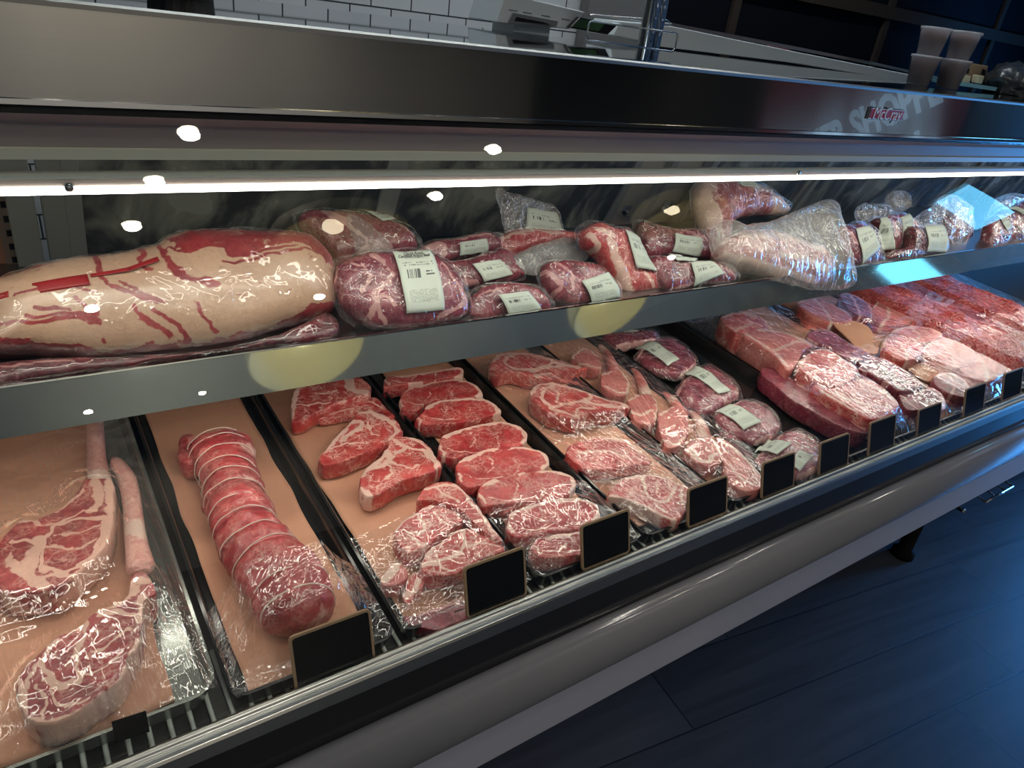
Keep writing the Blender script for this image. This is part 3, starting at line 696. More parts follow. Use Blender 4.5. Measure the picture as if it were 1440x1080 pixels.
prism_px('counter_front', [(872, 30), (862, 50), (905, 58), (931, 66), (1120, 89), (1276, 115), (1296, 108), (1125, 74), (945, 37)], 1.46, .10, white, ct)
prism_px('counter_rim', [(944, 32), (942, 36), (1120, 70), (1234, 92), (1334, 114), (1334, 111), (1236, 89), (1122, 66)], 1.20, .02, M['alu'], ct, 0)
prism_px('glass_end', [(1334, 112), (1333, 118), (1400, 128), (1403, 123)], 1.15, .05, plain('glass_blue_light_tint', srgb(150, 215, 235), .1), ct, 0)  # blue light caught by the glass edge is put into its colour
prism_px('red_panel', [(1083, 63), (1080, 69), (1108, 74), (1111, 68)], 1.50, .01, plain('dull_red', rgb(.16, .03, .04), .5), ct, 0)
# chrome post with two wire card frames
ps = empty('sign_post', at(911, 90, (np.array([0, 1.05, 0]), np.array([0, 1, 0]))), 'chrome double post with wire card frames standing on the case top', 'post')
x_, y_ = ps.location.x, 1.05
for dx in (-.009, .009): MB().tube([(x_ + dx, y_, topz(y_)), (x_ + dx, y_, 1.75)], .0095, 16).build('post', M['chrome'], ps, True)
MB().box(x_ - .024, x_ + .024, y_ + .008, y_ + .012, topz(y_), 1.75).build('post_plate', M['alu'], ps)
for k, (yy, pp) in enumerate(((1.03, [(829, 29), (824, 56), (948, 73), (954, 47)]), (1.075, [(827, 21), (838, 21), (942, 36), (941, 29)]))):
    Q = [at(a, b, (np.array([0, yy, 0]), np.array([0, 1.0, 0]))) for a, b in pp]
    pts = []
    for i in range(4):
        a, b, c = Q[i - 1], Q[i], Q[(i + 1) % 4]
        r1, r2 = min(.008, np.linalg.norm(a - b) / 3), min(.008, np.linalg.norm(c - b) / 3)
        s0, s1 = b + (a - b) / np.linalg.norm(a - b) * r1, b + (c - b) / np.linalg.norm(c - b) * r2
        pts += [s0, (s0 + s1 + 2 * b) / 4, s1]
    MB().tube(pts, .0016, 8, closed=True).build('wire_frame', M['chrome'], ps, True)
# deli cups of brown rub
def cup_mat():
    t = NT('milky_cup_plastic'); a = t.n('MixShader', Fac=.5)
    tr = t.n('BsdfTransparent', Color=rgb(.97, .97, .98)); df = t.pbr(color=srgb(215, 216, 222), rough=.2)
    t.t.links.new(tr.outputs[0], a.inputs[1]); t.t.links.new(df.outputs[0], a.inputs[2]); return t.done(a)
CM = cup_mat(); RUB = plain('brown_rub', srgb(176, 142, 132), .9, nscale=120, nstr=.3)
def make_cup(x, y, z, label, hgt, rt):
    c = empty('deli_cup', (x, y, z), label, 'cup', 'clear cups of brown rub on the case top')
    rb = rt * .76
    MB().lathe((x, y, z), [(.0001, 0), (rb, 0), (rt, hgt - .006), (rt + .003, hgt - .006), (rt + .003, hgt), (rt - .002, hgt), (rb - .002, .003), (.0001, .003)], 28).build('cup_wall', CM, c, True)
    f = .80
    MB().lathe((x, y, z), [(.0001, .004), (rb - .003, .004), (rb + (rt - rb) * f - .004, hgt * f), (rt * .5, hgt * f + .006), (.0001, hgt * f + .003)], 28).build('brown_rub', RUB, c, True)
    return c
CY = 1.10; cpl = (np.array([0, CY, 0]), np.array([0, 1.0, 0]))
ca_ = at(1304, 78, cpl)
cb_ = EYE + R @ np.array([1345 - 720.0, 86 - 540.0, F]) * ((ca_ - EYE) @ (R @ np.array([0, 0, 1.0])) / F)      # same distance from the camera
zc0 = max(topz(ca_[1]), topz(cb_[1])) + .0005; hz = ca_[2] - zc0; rt = np.linalg.norm((cb_ - ca_)[:2]) / 2 - .0035
CL = ['lower left cup of brown rub, next to the white counter end', 'lower right cup of brown rub, next to the small marked boxes', 'top left cup of brown rub, resting on the lower cup rims', 'top right cup of brown rub, resting on the lower cup rims']
for i, (c_, z) in enumerate(((ca_, zc0), (cb_, zc0), (ca_, zc0 + hz + .0005), (cb_, zc0 + hz + .0005))):
    make_cup(c_[0], c_[1], z, CL[i], hz if i < 2 else .066, rt)
# small boxes and bag behind the cups
cardm = plain('tan_card', srgb(176, 152, 120), .7)
for i, (px, lab) in enumerate((([(1362, 88), (1356, 110), (1384, 116), (1390, 93)], 'tan card box with black marks behind the cups'), ([(1352, 106), (1350, 116), (1363, 118), (1366, 107)], 'small pale box in front of the tan card box'), ([(1377, 106), (1374, 117), (1381, 118), (1385, 107)], 'narrow pale box right of the tan card box'))):
    o = prism_px('card_box', px, (1.24, 1.21, 1.20)[i], (.06, .025, .02)[i], cardm if i == 0 else plain('pale_card', srgb(205, 185, 150), .7), None)
    tag(o, lab, 'box', 'small boxes behind the cups')
    if i == 0:
        for a, b in ((1361, 99), (1384, 101)):
            prism_px('black_mark', [(a - 2, b - 4), (a - 4, b + 3), (a + 1, b + 5), (a + 3, b - 2)], 1.238, .001, M['black'], o, 0)
def blob(name, c, rad, mat, lump, lumps, label, cat, parent=None, n=40, attrs=None, flat=-.5):
    V, Fs = [], []; m_ = n // 2
    for i in range(m_ + 1):
        for k in range(n):
            a, b = math.pi * i / m_, 2 * math.pi * k / n; V.append((math.sin(a) * math.cos(b), math.sin(a) * math.sin(b), max(flat, math.cos(a))))
    for i in range(m_):
        for k in range(n): Fs.append((i * n + k, (i + 1) * n + k, (i + 1) * n + (k + 1) % n, i * n + (k + 1) % n))
    V = np.array(V); d = n3(V, lumps, c[0] * 9); V = V * (1 + lump * d[:, None]); V[:, 2] = np.maximum(V[:, 2], flat); V = V * np.array(rad) + np.array(c)
    return tag(mesh(name, V, Fs, mat, parent, True), label, cat)
bgp = at(1436, 132, (np.array([0, 1.12, 0]), np.array([0, 1.0, 0])))
blob('plastic_bag', (bgp[0] + .04, 1.15, topz(1.15) + .032), (.14, .10, .066), plain('black_bag', rgb(.03, .032, .035), .25, nscale=40, nstr=.5, bumpy=.6), .25, 4, 'dark crumpled plastic bag on the case top beside the cups', 'bag')
wb = at(255, 8, (np.array([0, 1.12, 0]), np.array([0, 1.0, 0])))
bk = empty('woven_basket', (wb[0], 1.12, topz(1.12)), 'dark woven basket standing on the case top above the canopy', 'basket')
def woven():
    t = NT('dark_wicker'); c = t.coord(); n = t.noise(t.mapping(c, (60, 60, 14)), 1, 3)
    return t.done(t.pbr(color=t.mix(n, rgb(.02, .02, .02), rgb(.30, .30, .29)), rough=.8, normal=t.bump(n, .8, .01)))
MB().lathe((wb[0], 1.12, topz(1.12)), [(.0001, 0), (.040, 0), (.043, .05), (.046, .12), (.043, .12), (.0001, .11)], 40).build('basket_body', woven(), bk, True)
MB().lathe((wb[0], 1.12, topz(1.12)), [(.045, .11), (.049, .115), (.049, .125), (.043, .125)], 40).build('basket_rim', M['black'], bk, True)
# dark gridded partition behind the case top
pt = empty('dark_partition', (3.6, 2.06, 0), 'dark panelled partition with brown grid bars behind the case', 'partition')
MB().box(1.97, 5.5, 2.05, 2.095, 0, 2.8).build('panel', plain('near_black_panel', rgb(.005, .006, .010), .8, spec=.1), pt)
MB().box(1.68, 1.97, 2.05, 2.095, 0, 2.8).build('grey_panel', plain('taupe_panel', srgb(120, 118, 116), .5), pt)
gridm = plain('brown_grid', srgb(62, 54, 48), .8, spec=.1)
for x in (2.38, 3.40, 4.43): MB().box(x - .02, x + .02, 2.035, 2.05, 0, 2.8).build('grid_bar', gridm, pt)
for z in (1.605, 2.3): MB().box(1.97, 5.5, 2.03, 2.045, z - .025, z + .025).build('grid_bar', gridm, pt)

# ================================================================== TRAYS
def rrect(x0, x1, y0, y1, r, n=6):
    P = []
    for cx, cy, a0 in ((x1 - r, y0 + r, -90), (x1 - r, y1 - r, 0), (x0 + r, y1 - r, 90), (x0 + r, y0 + r, 180)):
        for k in range(n + 1):
            a = math.radians(a0 + 90 * k / n); P.append((cx + r * math.cos(a), cy + r * math.sin(a)))
    return np.array(P)
Y0T, Y1T = .561, 1.30
def pan(parent, x0, x1, mat, rim=.016, y0=Y0T, r=.022, base=-.010):
    loops = []
    for ins, h in ((.008, base), (.001, rim - .003), (0, rim), (.004, rim), (.006, rim - .003), (.012, base + .003), (.02, base + .003)):
        P = rrect(x0 + ins, x1 - ins, y0 + ins, Y1T - ins, max(r - ins * .6, .004)); loops.append([dk(p[0], p[1], h) for p in P])
    n = len(loops[0]); V = [v for l in loops for v in l]
    Fs = [(i * n + k, i * n + (k + 1) % n, (i + 1) * n + (k + 1) % n, (i + 1) * n + k) for i in range(len(loops) - 1) for k in range(n)]
    Fs += [tuple(range(n))[::-1], tuple((len(loops) - 1) * n + k for k in range(n))]
    return mesh('pan', V, Fs, mat, parent, False)
def sheet(x0, x1, y0, y1, h, label, seed=0, skew=0.0, curl=.004, group='peach butcher paper liners'):
    nx, ny = 24, 60; V = []
    for j in range(ny):
        for i in range(nx):
            a, b = i / (nx - 1), j / (ny - 1); y = y0 + (y1 - y0) * b
            wob = mnoise.noise(Vector((y * 14, seed, 0))) * .004
            x = x0 + (x1 - x0) * a + skew * (b - .5) + wob * (a * 2 - 1)
            hh = h + curl * (abs(a - .5) * 2) ** 6 + .0012 * mnoise.noise(Vector((x * 30, y * 30, seed + 3)))
            V.append(dk(x, y, hh))
    n0 = len(V); V += [v - np.array([0, 0, .0008]) for v in V]
    Fs = [(j * nx + i, j * nx + i + 1, (j + 1) * nx + i + 1, (j + 1) * nx + i) for j in range(ny - 1) for i in range(nx - 1)]
    bd = list(range(nx)) + [j * nx + nx - 1 for j in range(1, ny)] + [(ny - 1) * nx + i for i in range(nx - 2, -1, -1)] + [j * nx for j in range(ny - 2, 0, -1)]
    Fs += [tuple(n0 + k for k in f[::-1]) for f in Fs] + [(bd[(i + 1) % len(bd)], bd[i], n0 + bd[i], n0 + bd[(i + 1) % len(bd)]) for i in range(len(bd))]
    return tag(mesh('butcher_paper', V, Fs, M['paper'], None, True), label, 'paper', group)
PANS = [(-.130, .104, 'tray_grey', 'silver tray holding the two long bone steaks'),
        (.112, .308, 'ground_black', 'black tray holding the tied beef roast'),
        (.316, .518, 'ground_black', 'black tray of marbled steaks on peach paper'),
        (.526, .728, 'ground_black', 'black tray of a shingled row of strip steaks'),
        (.736, .934, 'ground_black', 'black tray of bone-in rib steaks'),
        (.940, 1.108, 'ground_black', 'black tray of pork chops with rib bones'),
        (1.114, 1.218, 'ground_black', 'narrow black tray of labelled vacuum packs'),
        (1.224, 1.388, 'ground_black', 'empty black tray between vacuum packs and thick steak stack'),
        (1.394, 1.612, 'ground_black', 'black tray of the thick overlapping steak stack'),
        (1.618, 1.800, 'ground_black', 'black tray of dark red braising cuts'),
        (1.806, 2.130, 'ground_black', 'black tray of pork chops on folded peach paper'),
        (2.136, 2.440, 'ground_black', 'black tray of bright red minced beef'),
        (2.446, 2.760, 'ground_black', 'far black tray of minced beef at the right end')]
TR = []
for i, (x0, x1, mt, lab) in enumerate(PANS):
    t = empty('display_tray', dk((x0 + x1) / 2, .9), lab, 'tray', 'trays in the lower deck'); TR.append(t)
    pan(t, x0, x1, M[mt], r=.03 if i == 0 else .018, y0=.581 if i == 0 else Y0T)
PB = -.0050        # paper level
sheet(-.112, .060, .602, 1.27, PB, 'peach paper under the two long bone steaks', 1)
sheet(.132, .286, .575, 1.27, PB, 'peach paper under the tied beef roast', 2)
sheet(.330, .500, .585, 1.27, PB, 'peach paper under the marbled steaks', 3, -.012)
sheet(.560, .712, .60, 1.27, PB, 'peach paper under the shingled strip steaks', 4, .01)
sheet(.752, .915, .60, 1.27, PB, 'peach paper under the bone-in rib steaks', 5)
sheet(.955, 1.09, .62, 1.27, PB, 'peach paper under the pork chops with rib bones', 6)
sheet(1.630, 1.79, .58, 1.27, PB, 'peach paper under the dark red braising cuts', 7)
sheet(1.825, 2.11, .60, 1.27, PB, 'peach paper under the far pork chops', 8)
HB = -.0036        # meat stands here

# ================================================================== MEAT ON THE DECK
def steak(tr, name, label, cat, group, px, th, mat, seams=(), base=HB, **k):
    top = base + th
    o, surf, xy = slab(name, px, deckplane(top), .002, th - .002, M[mat], None, seams, **k)
    tag(o, label, cat, group)
    DECKMEAT.append((tr, xy[2 * k.get('N', 120):3 * k.get('N', 120)], top))
    return o, surf
A5 = crop(0, 560, 4); A8 = crop(0, 810, 4); C5 = crop(400, 500, 4.5); C6 = crop(520, 680, 4.5); C7 = crop(680, 460, 4.5); C8 = crop(780, 560, 4.5); C9 = crop(840, 440, 4.5); D1 = crop(1000, 400, 4.5); D2 = crop(1120, 360, 4.5)
def bone(parent, pts, r, mat='bone', hbase=HB, name='rib_bone', flat=.8, seed=1):
    """a curved tapering bone lying on the deck; pts are seen at its centre height"""
    P = []
    n = 26; xy = spline(np.array(pts, float), n); rr = np.interp(np.linspace(0, 1, n), np.linspace(0, 1, len(r)), r)
    V = []; k = 14
    for i, (x, y) in enumerate(xy):
        c = at(x, y, deckplane(hbase + rr[i] * flat)); P.append(c)
    P = np.array(P)
    for i in range(n):
        t = P[min(i + 1, n - 1)] - P[max(i - 1, 0)]; t /= np.linalg.norm(t); w = np.cross(t, NDECK); w /= np.linalg.norm(w); up = np.cross(w, t)
        e = 1.0 if 0 < i < n - 1 else .5
        for q in range(k):
            a = 2 * math.pi * q / k; V.append(P[i] + e * rr[i] * (math.cos(a) * w + flat * math.sin(a) * up))
    V = np.array(V); V += n3(V, 45, seed)[:, None] * NDECK * .0015
    Fs = [(i * k + q, i * k + (q + 1) % k, (i + 1) * k + (q + 1) % k, (i + 1) * k + q) for i in range(n - 1) for q in range(k)]
    Fs += [tuple(range(k))[::-1], tuple((n - 1) * k + q for q in range(k))]
    fat = np.clip(.35 + n3(V, 25, seed + 4), 0, 1)
    return mesh(name, V, Fs, M[mat], parent, True, attrs={'fat': fat})

def wide(s): return [(w * 1.15, p) for w, p in s]
# --- tray 1: two long bone (tomahawk cut) steaks
o1, _ = steak(0, 'bone_in_steak', 'upper long bone rib steak with big fat seams, behind the other in silver tray', 'steak', 'long bone steaks in the silver tray',
      A5([(0, 800), (80, 715), (120, 690), (200, 690), (290, 650), (370, 600), (440, 530), (480, 460), (530, 450), (625, 462), (645, 560), (642, 700), (620, 800), (560, 890), (480, 960), (420, 1020), (330, 1070), (230, 1095), (100, 1105), (0, 1090), (-90, 1010), (-70, 880)]), .045, 'rib',
      wide([(14, A5([(625, 470), (632, 600), (615, 780)])), (11, A5([(610, 800), (540, 900), (430, 1010)])), (5, A5([(585, 680), (420, 690), (300, 740), (250, 830), (240, 960), (400, 975), (520, 880), (580, 760), (585, 680)])),
       (13, A5([(225, 790), (170, 930), (190, 1040)])), (12, A5([(60, 930), (150, 990), (250, 1060)])), (4, A5([(200, 690), (260, 730), (480, 640)])), (4, A5([(330, 640), (470, 520)])), (10, A5([(535, 470), (560, 560), (520, 640)])),
       (5, A5([(70, 810), (150, 800), (210, 850), (200, 900)])), (4, A5([(60, 880), (40, 960)])), (6, A5([(250, 1010), (350, 1000), (420, 1000)])), (3, A5([(280, 830), (420, 850), (540, 800)])), (3, A5([(280, 780), (430, 760), (560, 720)])), (7, A5([(100, 700), (190, 690)]))]), 
      N=200, rings=34, fatside=.75)
bone(o1, A5([(575, 520), (548, 400), (540, 280), (533, 150), (525, 40)]), [.016, .0135, .0125, .0125, .012, .010], hbase=.012, seed=2)
o2, _ = steak(0, 'bone_in_steak', 'front long bone rib steak with thick fat rim, nearest the grille', 'steak', 'long bone steaks in the silver tray',
      A8([(95, 600), (150, 500), (240, 420), (330, 345), (440, 300), (520, 215), (640, 165), (730, 105), (745, 10), (790, -22), (850, 5), (872, 100), (815, 140), (805, 260), (785, 380), (725, 465), (690, 565), (600, 650), (500, 720), (420, 785), (320, 830), (220, 840), (150, 810), (105, 710)]), .045, 'rib',
      wide([(5, A8([(480, 240), (470, 330), (430, 430), (440, 600), (360, 610), (270, 560), (235, 480), (330, 360)])), (8, A8([(110, 600), (140, 780), (220, 825), (330, 830)])), (7, A8([(340, 820), (520, 720), (690, 580), (740, 450), (790, 360)])),
       (6, A8([(560, 225), (690, 210), (790, 250)])), (5, A8([(250, 470), (180, 540), (150, 640)])), (8, A8([(440, 610), (350, 620), (260, 600)])), (3, A8([(460, 420), (570, 430), (700, 310), (780, 290)])), (3, A8([(460, 550), (560, 540), (680, 440)])),
       (12, A8([(740, 120), (770, 40), (840, 30)])), (10, A8([(800, 120), (800, 250)])), (4, A8([(280, 640), (350, 740), (500, 690)])), (3, A8([(200, 620), (260, 720), (250, 800)])), (9, A8([(560, 200), (660, 170), (730, 120)]))]), 
      N=200, rings=34, fatside=.75)
bone(o2, A5([(800, 985), (772, 850), (755, 720), (742, 590), (712, 450), (640, 335)]), [.017, .014, .0125, .012, .012, .008], hbase=.012, seed=3)

# --- tray 2: rolled and tied beef roast
def roast():
    L = [(252, 628), (272, 662), (285, 700), (295, 740), (303, 765), (322, 800), (347, 838), (362, 875), (380, 905)]
    Rr = [(350, 615), (360, 648), (366, 680), (380, 715), (393, 745), (418, 770), (452, 800), (474, 835), (470, 862)]
    pl = deckplane(.036); A = np.array([at(*p, pl) for p in L]); B = np.array([at(*p, pl) for p in Rr])
    c = (A + B) / 2; w = np.linalg.norm(A - B, axis=1) / 2
    n = 110; cc = spline(c, n); ww = np.interp(np.linspace(0, 1, n), np.linspace(0, 1, len(w)), w)
    k = 56; V = []; ties = [.045, .10, .165, .235, .30, .375, .455, .53, .61, .69, .77, .85, .93]
    rad = []
    for i in range(n):
        t = cc[min(i + 1, n - 1)] - cc[max(i - 1, 0)]; t /= np.linalg.norm(t); u = np.cross(t, NDECK); u /= np.linalg.norm(u); up = np.cross(u, t)
        s = i / (n - 1); e = min(1, (max(s, 0) / .05) ** .5 if s < .05 else 1, ((1 - s) / .06) ** .5 if s > .94 else 1); e = max(e, .02)
        pin = 1 - .06 * max(math.exp(-((s - q) / .013) ** 2) for q in ties)
        rad.append((ww[i] * e * pin, .041 * e * pin, u, up, cc[i]))
        for q in range(k):
            a = 2 * math.pi * q / k; V.append(cc[i] + rad[-1][0] * math.cos(a) * u + rad[-1][1] * math.sin(a) * up)
    V = np.array(V)
    d = n3(V, 22, 3) * .0070 + n3(V, 60, 5) * .0032 + n3(V, 140, 6) * .0012
    C = np.repeat(cc, k, 0); dr = V - C; dr /= np.linalg.norm(dr, axis=1)[:, None] + 1e-9
    V = V + dr * d[:, None]
    Fs = [(i * k + q, i * k + (q + 1) % k, (i + 1) * k + (q + 1) % k, (i + 1) * k + q) for i in range(n - 1) for q in range(k)] + [tuple(range(k))[::-1], tuple((n - 1) * k + q for q in range(k))]
    ang = np.tile(np.arange(k) / k * 2 * math.pi, n)
    fat = np.clip((np.cos(ang - math.pi) - .2) * .45 + n3(V, 30, 8) * .7, 0, .9) * (np.cos(ang) < .3)
    fat = np.maximum(fat, np.clip(n3(V, 18, 21) * 1.2 - .42, 0, .6))
    o = tag(mesh('tied_roast', V, Fs, M['tied'], None, True, attrs={'fat': fat}), 'long rolled beef roast tied with rings of twine, alone on peach paper', 'roast')
    for q in ties:
        i = int(q * (n - 1)); rx, rz, u, up, c0 = rad[i]; jit = random.uniform(-.004, .004)
        t = cc[min(i + 1, n - 1)] - cc[max(i - 1, 0)]; t /= np.linalg.norm(t)
        ring = [c0 + (rx + .0016 + .004 * mnoise.noise(Vector((a * 1.3, q * 20, 0)))) * math.cos(a) * u + (rz + .0018 + .004 * mnoise.noise(Vector((a * 1.3, q * 20, 3)))) * math.sin(a) * up + t * jit * math.cos(a) for a in np.linspace(0, 2 * math.pi, 40, endpoint=False)]
        MB().tube(ring, .0009, 6, closed=True).build('twine_ring', M['twine'], o, True)
    DECKMEAT.append((1, np.vstack([A[:, :2], B[::-1, :2]]), .078))
    # a loose lobe at the back left
    lob = crop(200, 560, 4)([(205, 260), (230, 215), (290, 220), (330, 280), (330, 360), (290, 390), (230, 380), (200, 330)])
    l, _, _ = slab('loose_end', lob, deckplane(.03), .012, .033, M['tied'], o, [(5, lob[1:5])], mode='pillow', N=60, rings=14, lump=.004)
roast()

# --- tray 3: marbled steaks
G3 = 'marbled steaks in the third tray'
steak(2, 'rib_steak', 'rearmost marbled steak with pale fat edge, below the shelf edge', 'steak', G3, C5([(42, 350), (50, 260), (80, 205), (170, 180), (330, 150), (450, 130), (530, 180), (548, 240), (430, 280), (310, 315), (215, 365), (130, 410), (60, 430)]), .030, 'prime',
      [(8, C5([(45, 400), (55, 270), (95, 205), (180, 180)])), (12, C5([(410, 160), (430, 220), (510, 240)])), (3, C5([(150, 190), (230, 250), (340, 230)])), (3, C5([(60, 320), (160, 320), (290, 300)]))], rings=22)
steak(2, 'rib_steak', 'second marbled steak from the back, half hidden by the one in front', 'steak', G3, C5([(215, 410), (285, 340), (400, 295), (530, 268), (600, 285), (640, 330), (700, 400), (560, 380), (440, 385), (330, 400)]), .014, 'prime',
      [(6, C5([(215, 400), (290, 335), (400, 295)])), (4, C5([(300, 380), (420, 340), (430, 370)])), (3, C5([(480, 290), (560, 300), (620, 340)]))], rings=22)
steak(2, 'rib_steak', 'broad marbled steak lying free at the middle left of its paper', 'steak', G3, C5([(215, 665), (250, 610), (330, 510), (430, 410), (470, 352), (545, 342), (640, 380), (720, 430), (752, 480), (735, 510), (680, 545), (560, 600), (430, 655), (330, 690), (240, 695)]), .032, 'prime',
      [(10, C5([(250, 610), (330, 515), (430, 420)])), (8, C5([(400, 430), (470, 420), (480, 460), (400, 510), (370, 540)])), (6, C5([(470, 370), (560, 370), (660, 420), (720, 480)])), (5, C5([(540, 350), (600, 400), (700, 430)])), (3, C5([(530, 430), (545, 490), (600, 510)])), (3, C5([(300, 590), (420, 560), (520, 560)])), (4, C5([(690, 440), (700, 500), (660, 540)]))], N=160, rings=30)
steak(2, 'rib_steak', 'big marbled steak at the film edge, in front of the free one', 'steak', G3, C5([(470, 835), (500, 740), (570, 675), (640, 600), (685, 528), (800, 518), (900, 560), (960, 640), (1000, 700), (940, 742), (820, 775), (700, 825), (600, 885), (520, 895)]), .034, 'prime',
      [(10, C5([(490, 760), (570, 690), (640, 610)])), (7, C5([(640, 620), (670, 660), (620, 700), (560, 720)])), (6, C5([(690, 540), (760, 590), (700, 620)])), (6, C5([(740, 580), (880, 610), (950, 680), (960, 720)])), (4, C5([(600, 720), (650, 700), (680, 740), (640, 780)])), (3, C5([(700, 620), (680, 680), (800, 720), (840, 700)])), (4, C5([(800, 525), (900, 590), (980, 690)])), (10, C5([(475, 850), (540, 890)]))], N=160, rings=30)
steak(2, 'rib_steak', 'long marbled steak under wrinkled film at the tray right side', 'steak', G3, C6([(300, 105), (350, 30), (430, -5), (540, 5), (620, 75), (700, 180), (790, 300), (850, 380), (790, 350), (700, 290), (620, 215), (530, 150), (410, 118)]), .036, 'prime',
      [(5, C6([(350, 40), (450, 20), (560, 30), (660, 150), (780, 310)])), (4, C6([(420, 30), (480, 80), (560, 120)]))], rings=24)
steak(2, 'rib_steak', 'rounded marbled steak under wrinkled film at the tray left side', 'steak', G3, C6([(150, 340), (195, 260), (290, 185), (400, 140), (520, 172), (595, 235), (555, 262), (470, 315), (385, 375), (310, 430), (230, 435)]), .032, 'prime',
      [(5, C6([(160, 310), (210, 250), (300, 185), (400, 145)])), (4, C6([(300, 200), (350, 280), (300, 330)])), (4, C6([(400, 180), (440, 240), (500, 270)])), (3, C6([(230, 330), (290, 370), (330, 400)]))], N=140, rings=26)
steak(2, 'rib_steak', 'wide marbled steak just behind the third blackboard card', 'steak', G3, C6([(320, 500), (390, 420), (490, 345), (600, 285), (690, 312), (790, 372), (860, 415), (800, 450), (690, 495), (600, 550), (460, 590), (350, 575)]), .030, 'prime',
      [(6, C6([(330, 490), (400, 415), (500, 345), (600, 290)])), (5, C6([(600, 290), (600, 380), (560, 450), (440, 490)])), (4, C6([(600, 400), (720, 380), (800, 400)])), (3, C6([(420, 460), (460, 540), (540, 560)])), (9, C6([(340, 520), (420, 500)]))], N=140, rings=26)
steak(2, 'trimming', 'small pale beef chunk at the left edge of the marbled steaks', 'meat', None, C6([(70, 635), (105, 555), (170, 495), (245, 560), (215, 615), (150, 655)]), .024, 'pork', [(14, C6([(90, 620), (170, 520)]))], N=70)
steak(2, 'trimming', 'folded beef end standing in front of the wide marbled steak', 'meat', None, C6([(215, 745), (215, 680), (255, 600), (310, 570), (345, 640), (300, 690), (250, 760)]), .016, 'prime', [(8, C6([(240, 720), (310, 620)]))], N=70)
steak(2, 'rib_steak', 'dark steak under a flap of paper at the very front', 'steak', G3, C6([(215, 860), (330, 830), (420, 790), (600, 740), (650, 800), (620, 850), (460, 930), (320, 910)]), .018, 'purple', [(5, C6([(330, 840), (420, 800), (590, 750)]))])

# --- tray 4: shingled strip steaks
G4 = 'strip steaks shingled in the fourth tray'
S4 = [([(540, 545), (545, 532), (560, 530), (600, 524), (645, 518), (650, 527), (622, 534), (570, 541)], 'rearmost strip steak, just under the shelf edge', .030),
      ([(562, 560), (570, 550), (600, 540), (640, 534), (665, 540), (679, 552), (675, 560), (642, 560), (600, 567), (588, 576), (572, 578), (562, 570)], 'second strip steak from the back of its row', .030),
      ([(583, 592), (593, 583), (600, 572), (618, 564), (649, 561), (680, 562), (700, 573), (702, 581), (676, 589), (644, 596), (618, 598), (596, 597)], 'third strip steak from the back of its row', .032),
      ([(616, 636), (624, 614), (658, 601), (700, 594), (732, 601), (742, 617), (731, 628), (702, 637), (670, 640), (640, 645), (624, 643)], 'fourth strip steak from the back, its left end broad', .032),
      ([(642, 668), (648, 648), (690, 632), (740, 630), (766, 639), (772, 654), (752, 667), (702, 679), (665, 687), (647, 683)], 'fifth strip steak from the back, last before the film glare', .032),
      ([(672, 702), (680, 681), (720, 667), (770, 662), (803, 670), (809, 686), (792, 699), (742, 707), (700, 710), (682, 714)], 'sixth strip steak from the back, under the first film glare', .032),
      ([(712, 744), (719, 722), (760, 707), (808, 701), (838, 711), (843, 727), (822, 743), (772, 749), (737, 756), (718, 754)], 'seventh strip steak from the back, behind the blackboard card', .032),
      ([(745, 770), (770, 756), (815, 748), (845, 752), (858, 764), (838, 776), (800, 784), (760, 784)], 'front strip steak touching the fourth blackboard card', .030)]
for i, (px, lab, th) in enumerate(S4):
    n = len(px); P = np.array(px, float); c = P.mean(0); j = int(np.argmin(P[:, 1])); j0, j1 = int(np.argmin(P[:, 0])), int(np.argmax(P[:, 0]))
    top = [p for p in px if p[1] < c[1] - 1]; top = sorted(top)
    q = lambda f, g: tuple(c + (np.array([f, g]) * (P.max(0) - P.min(0)) / 2))
    seams = [(9 if i > 1 else 6, [(x, y + 1) for x, y in top]), (9, [top[-1], tuple(P[j1]), (P[j1][0] - 6, P[j1][1] + 7)]),
             (1.6, [q(-.75, .35), q(-.4, .55), q(.1, .5)]), (1.5, [q(-.25, -.55), q(-.15, -.1), q(-.25, .3)]), (1.3, [q(.35, -.4), q(.4, .1), q(.3, .5)]), (4, [q(-.92, .2), q(-.8, .7)])]
    steak(3, 'strip_steak', lab, 'steak', G4, px, th, 'beef', seams, N=140, rings=26, fatside=.35)

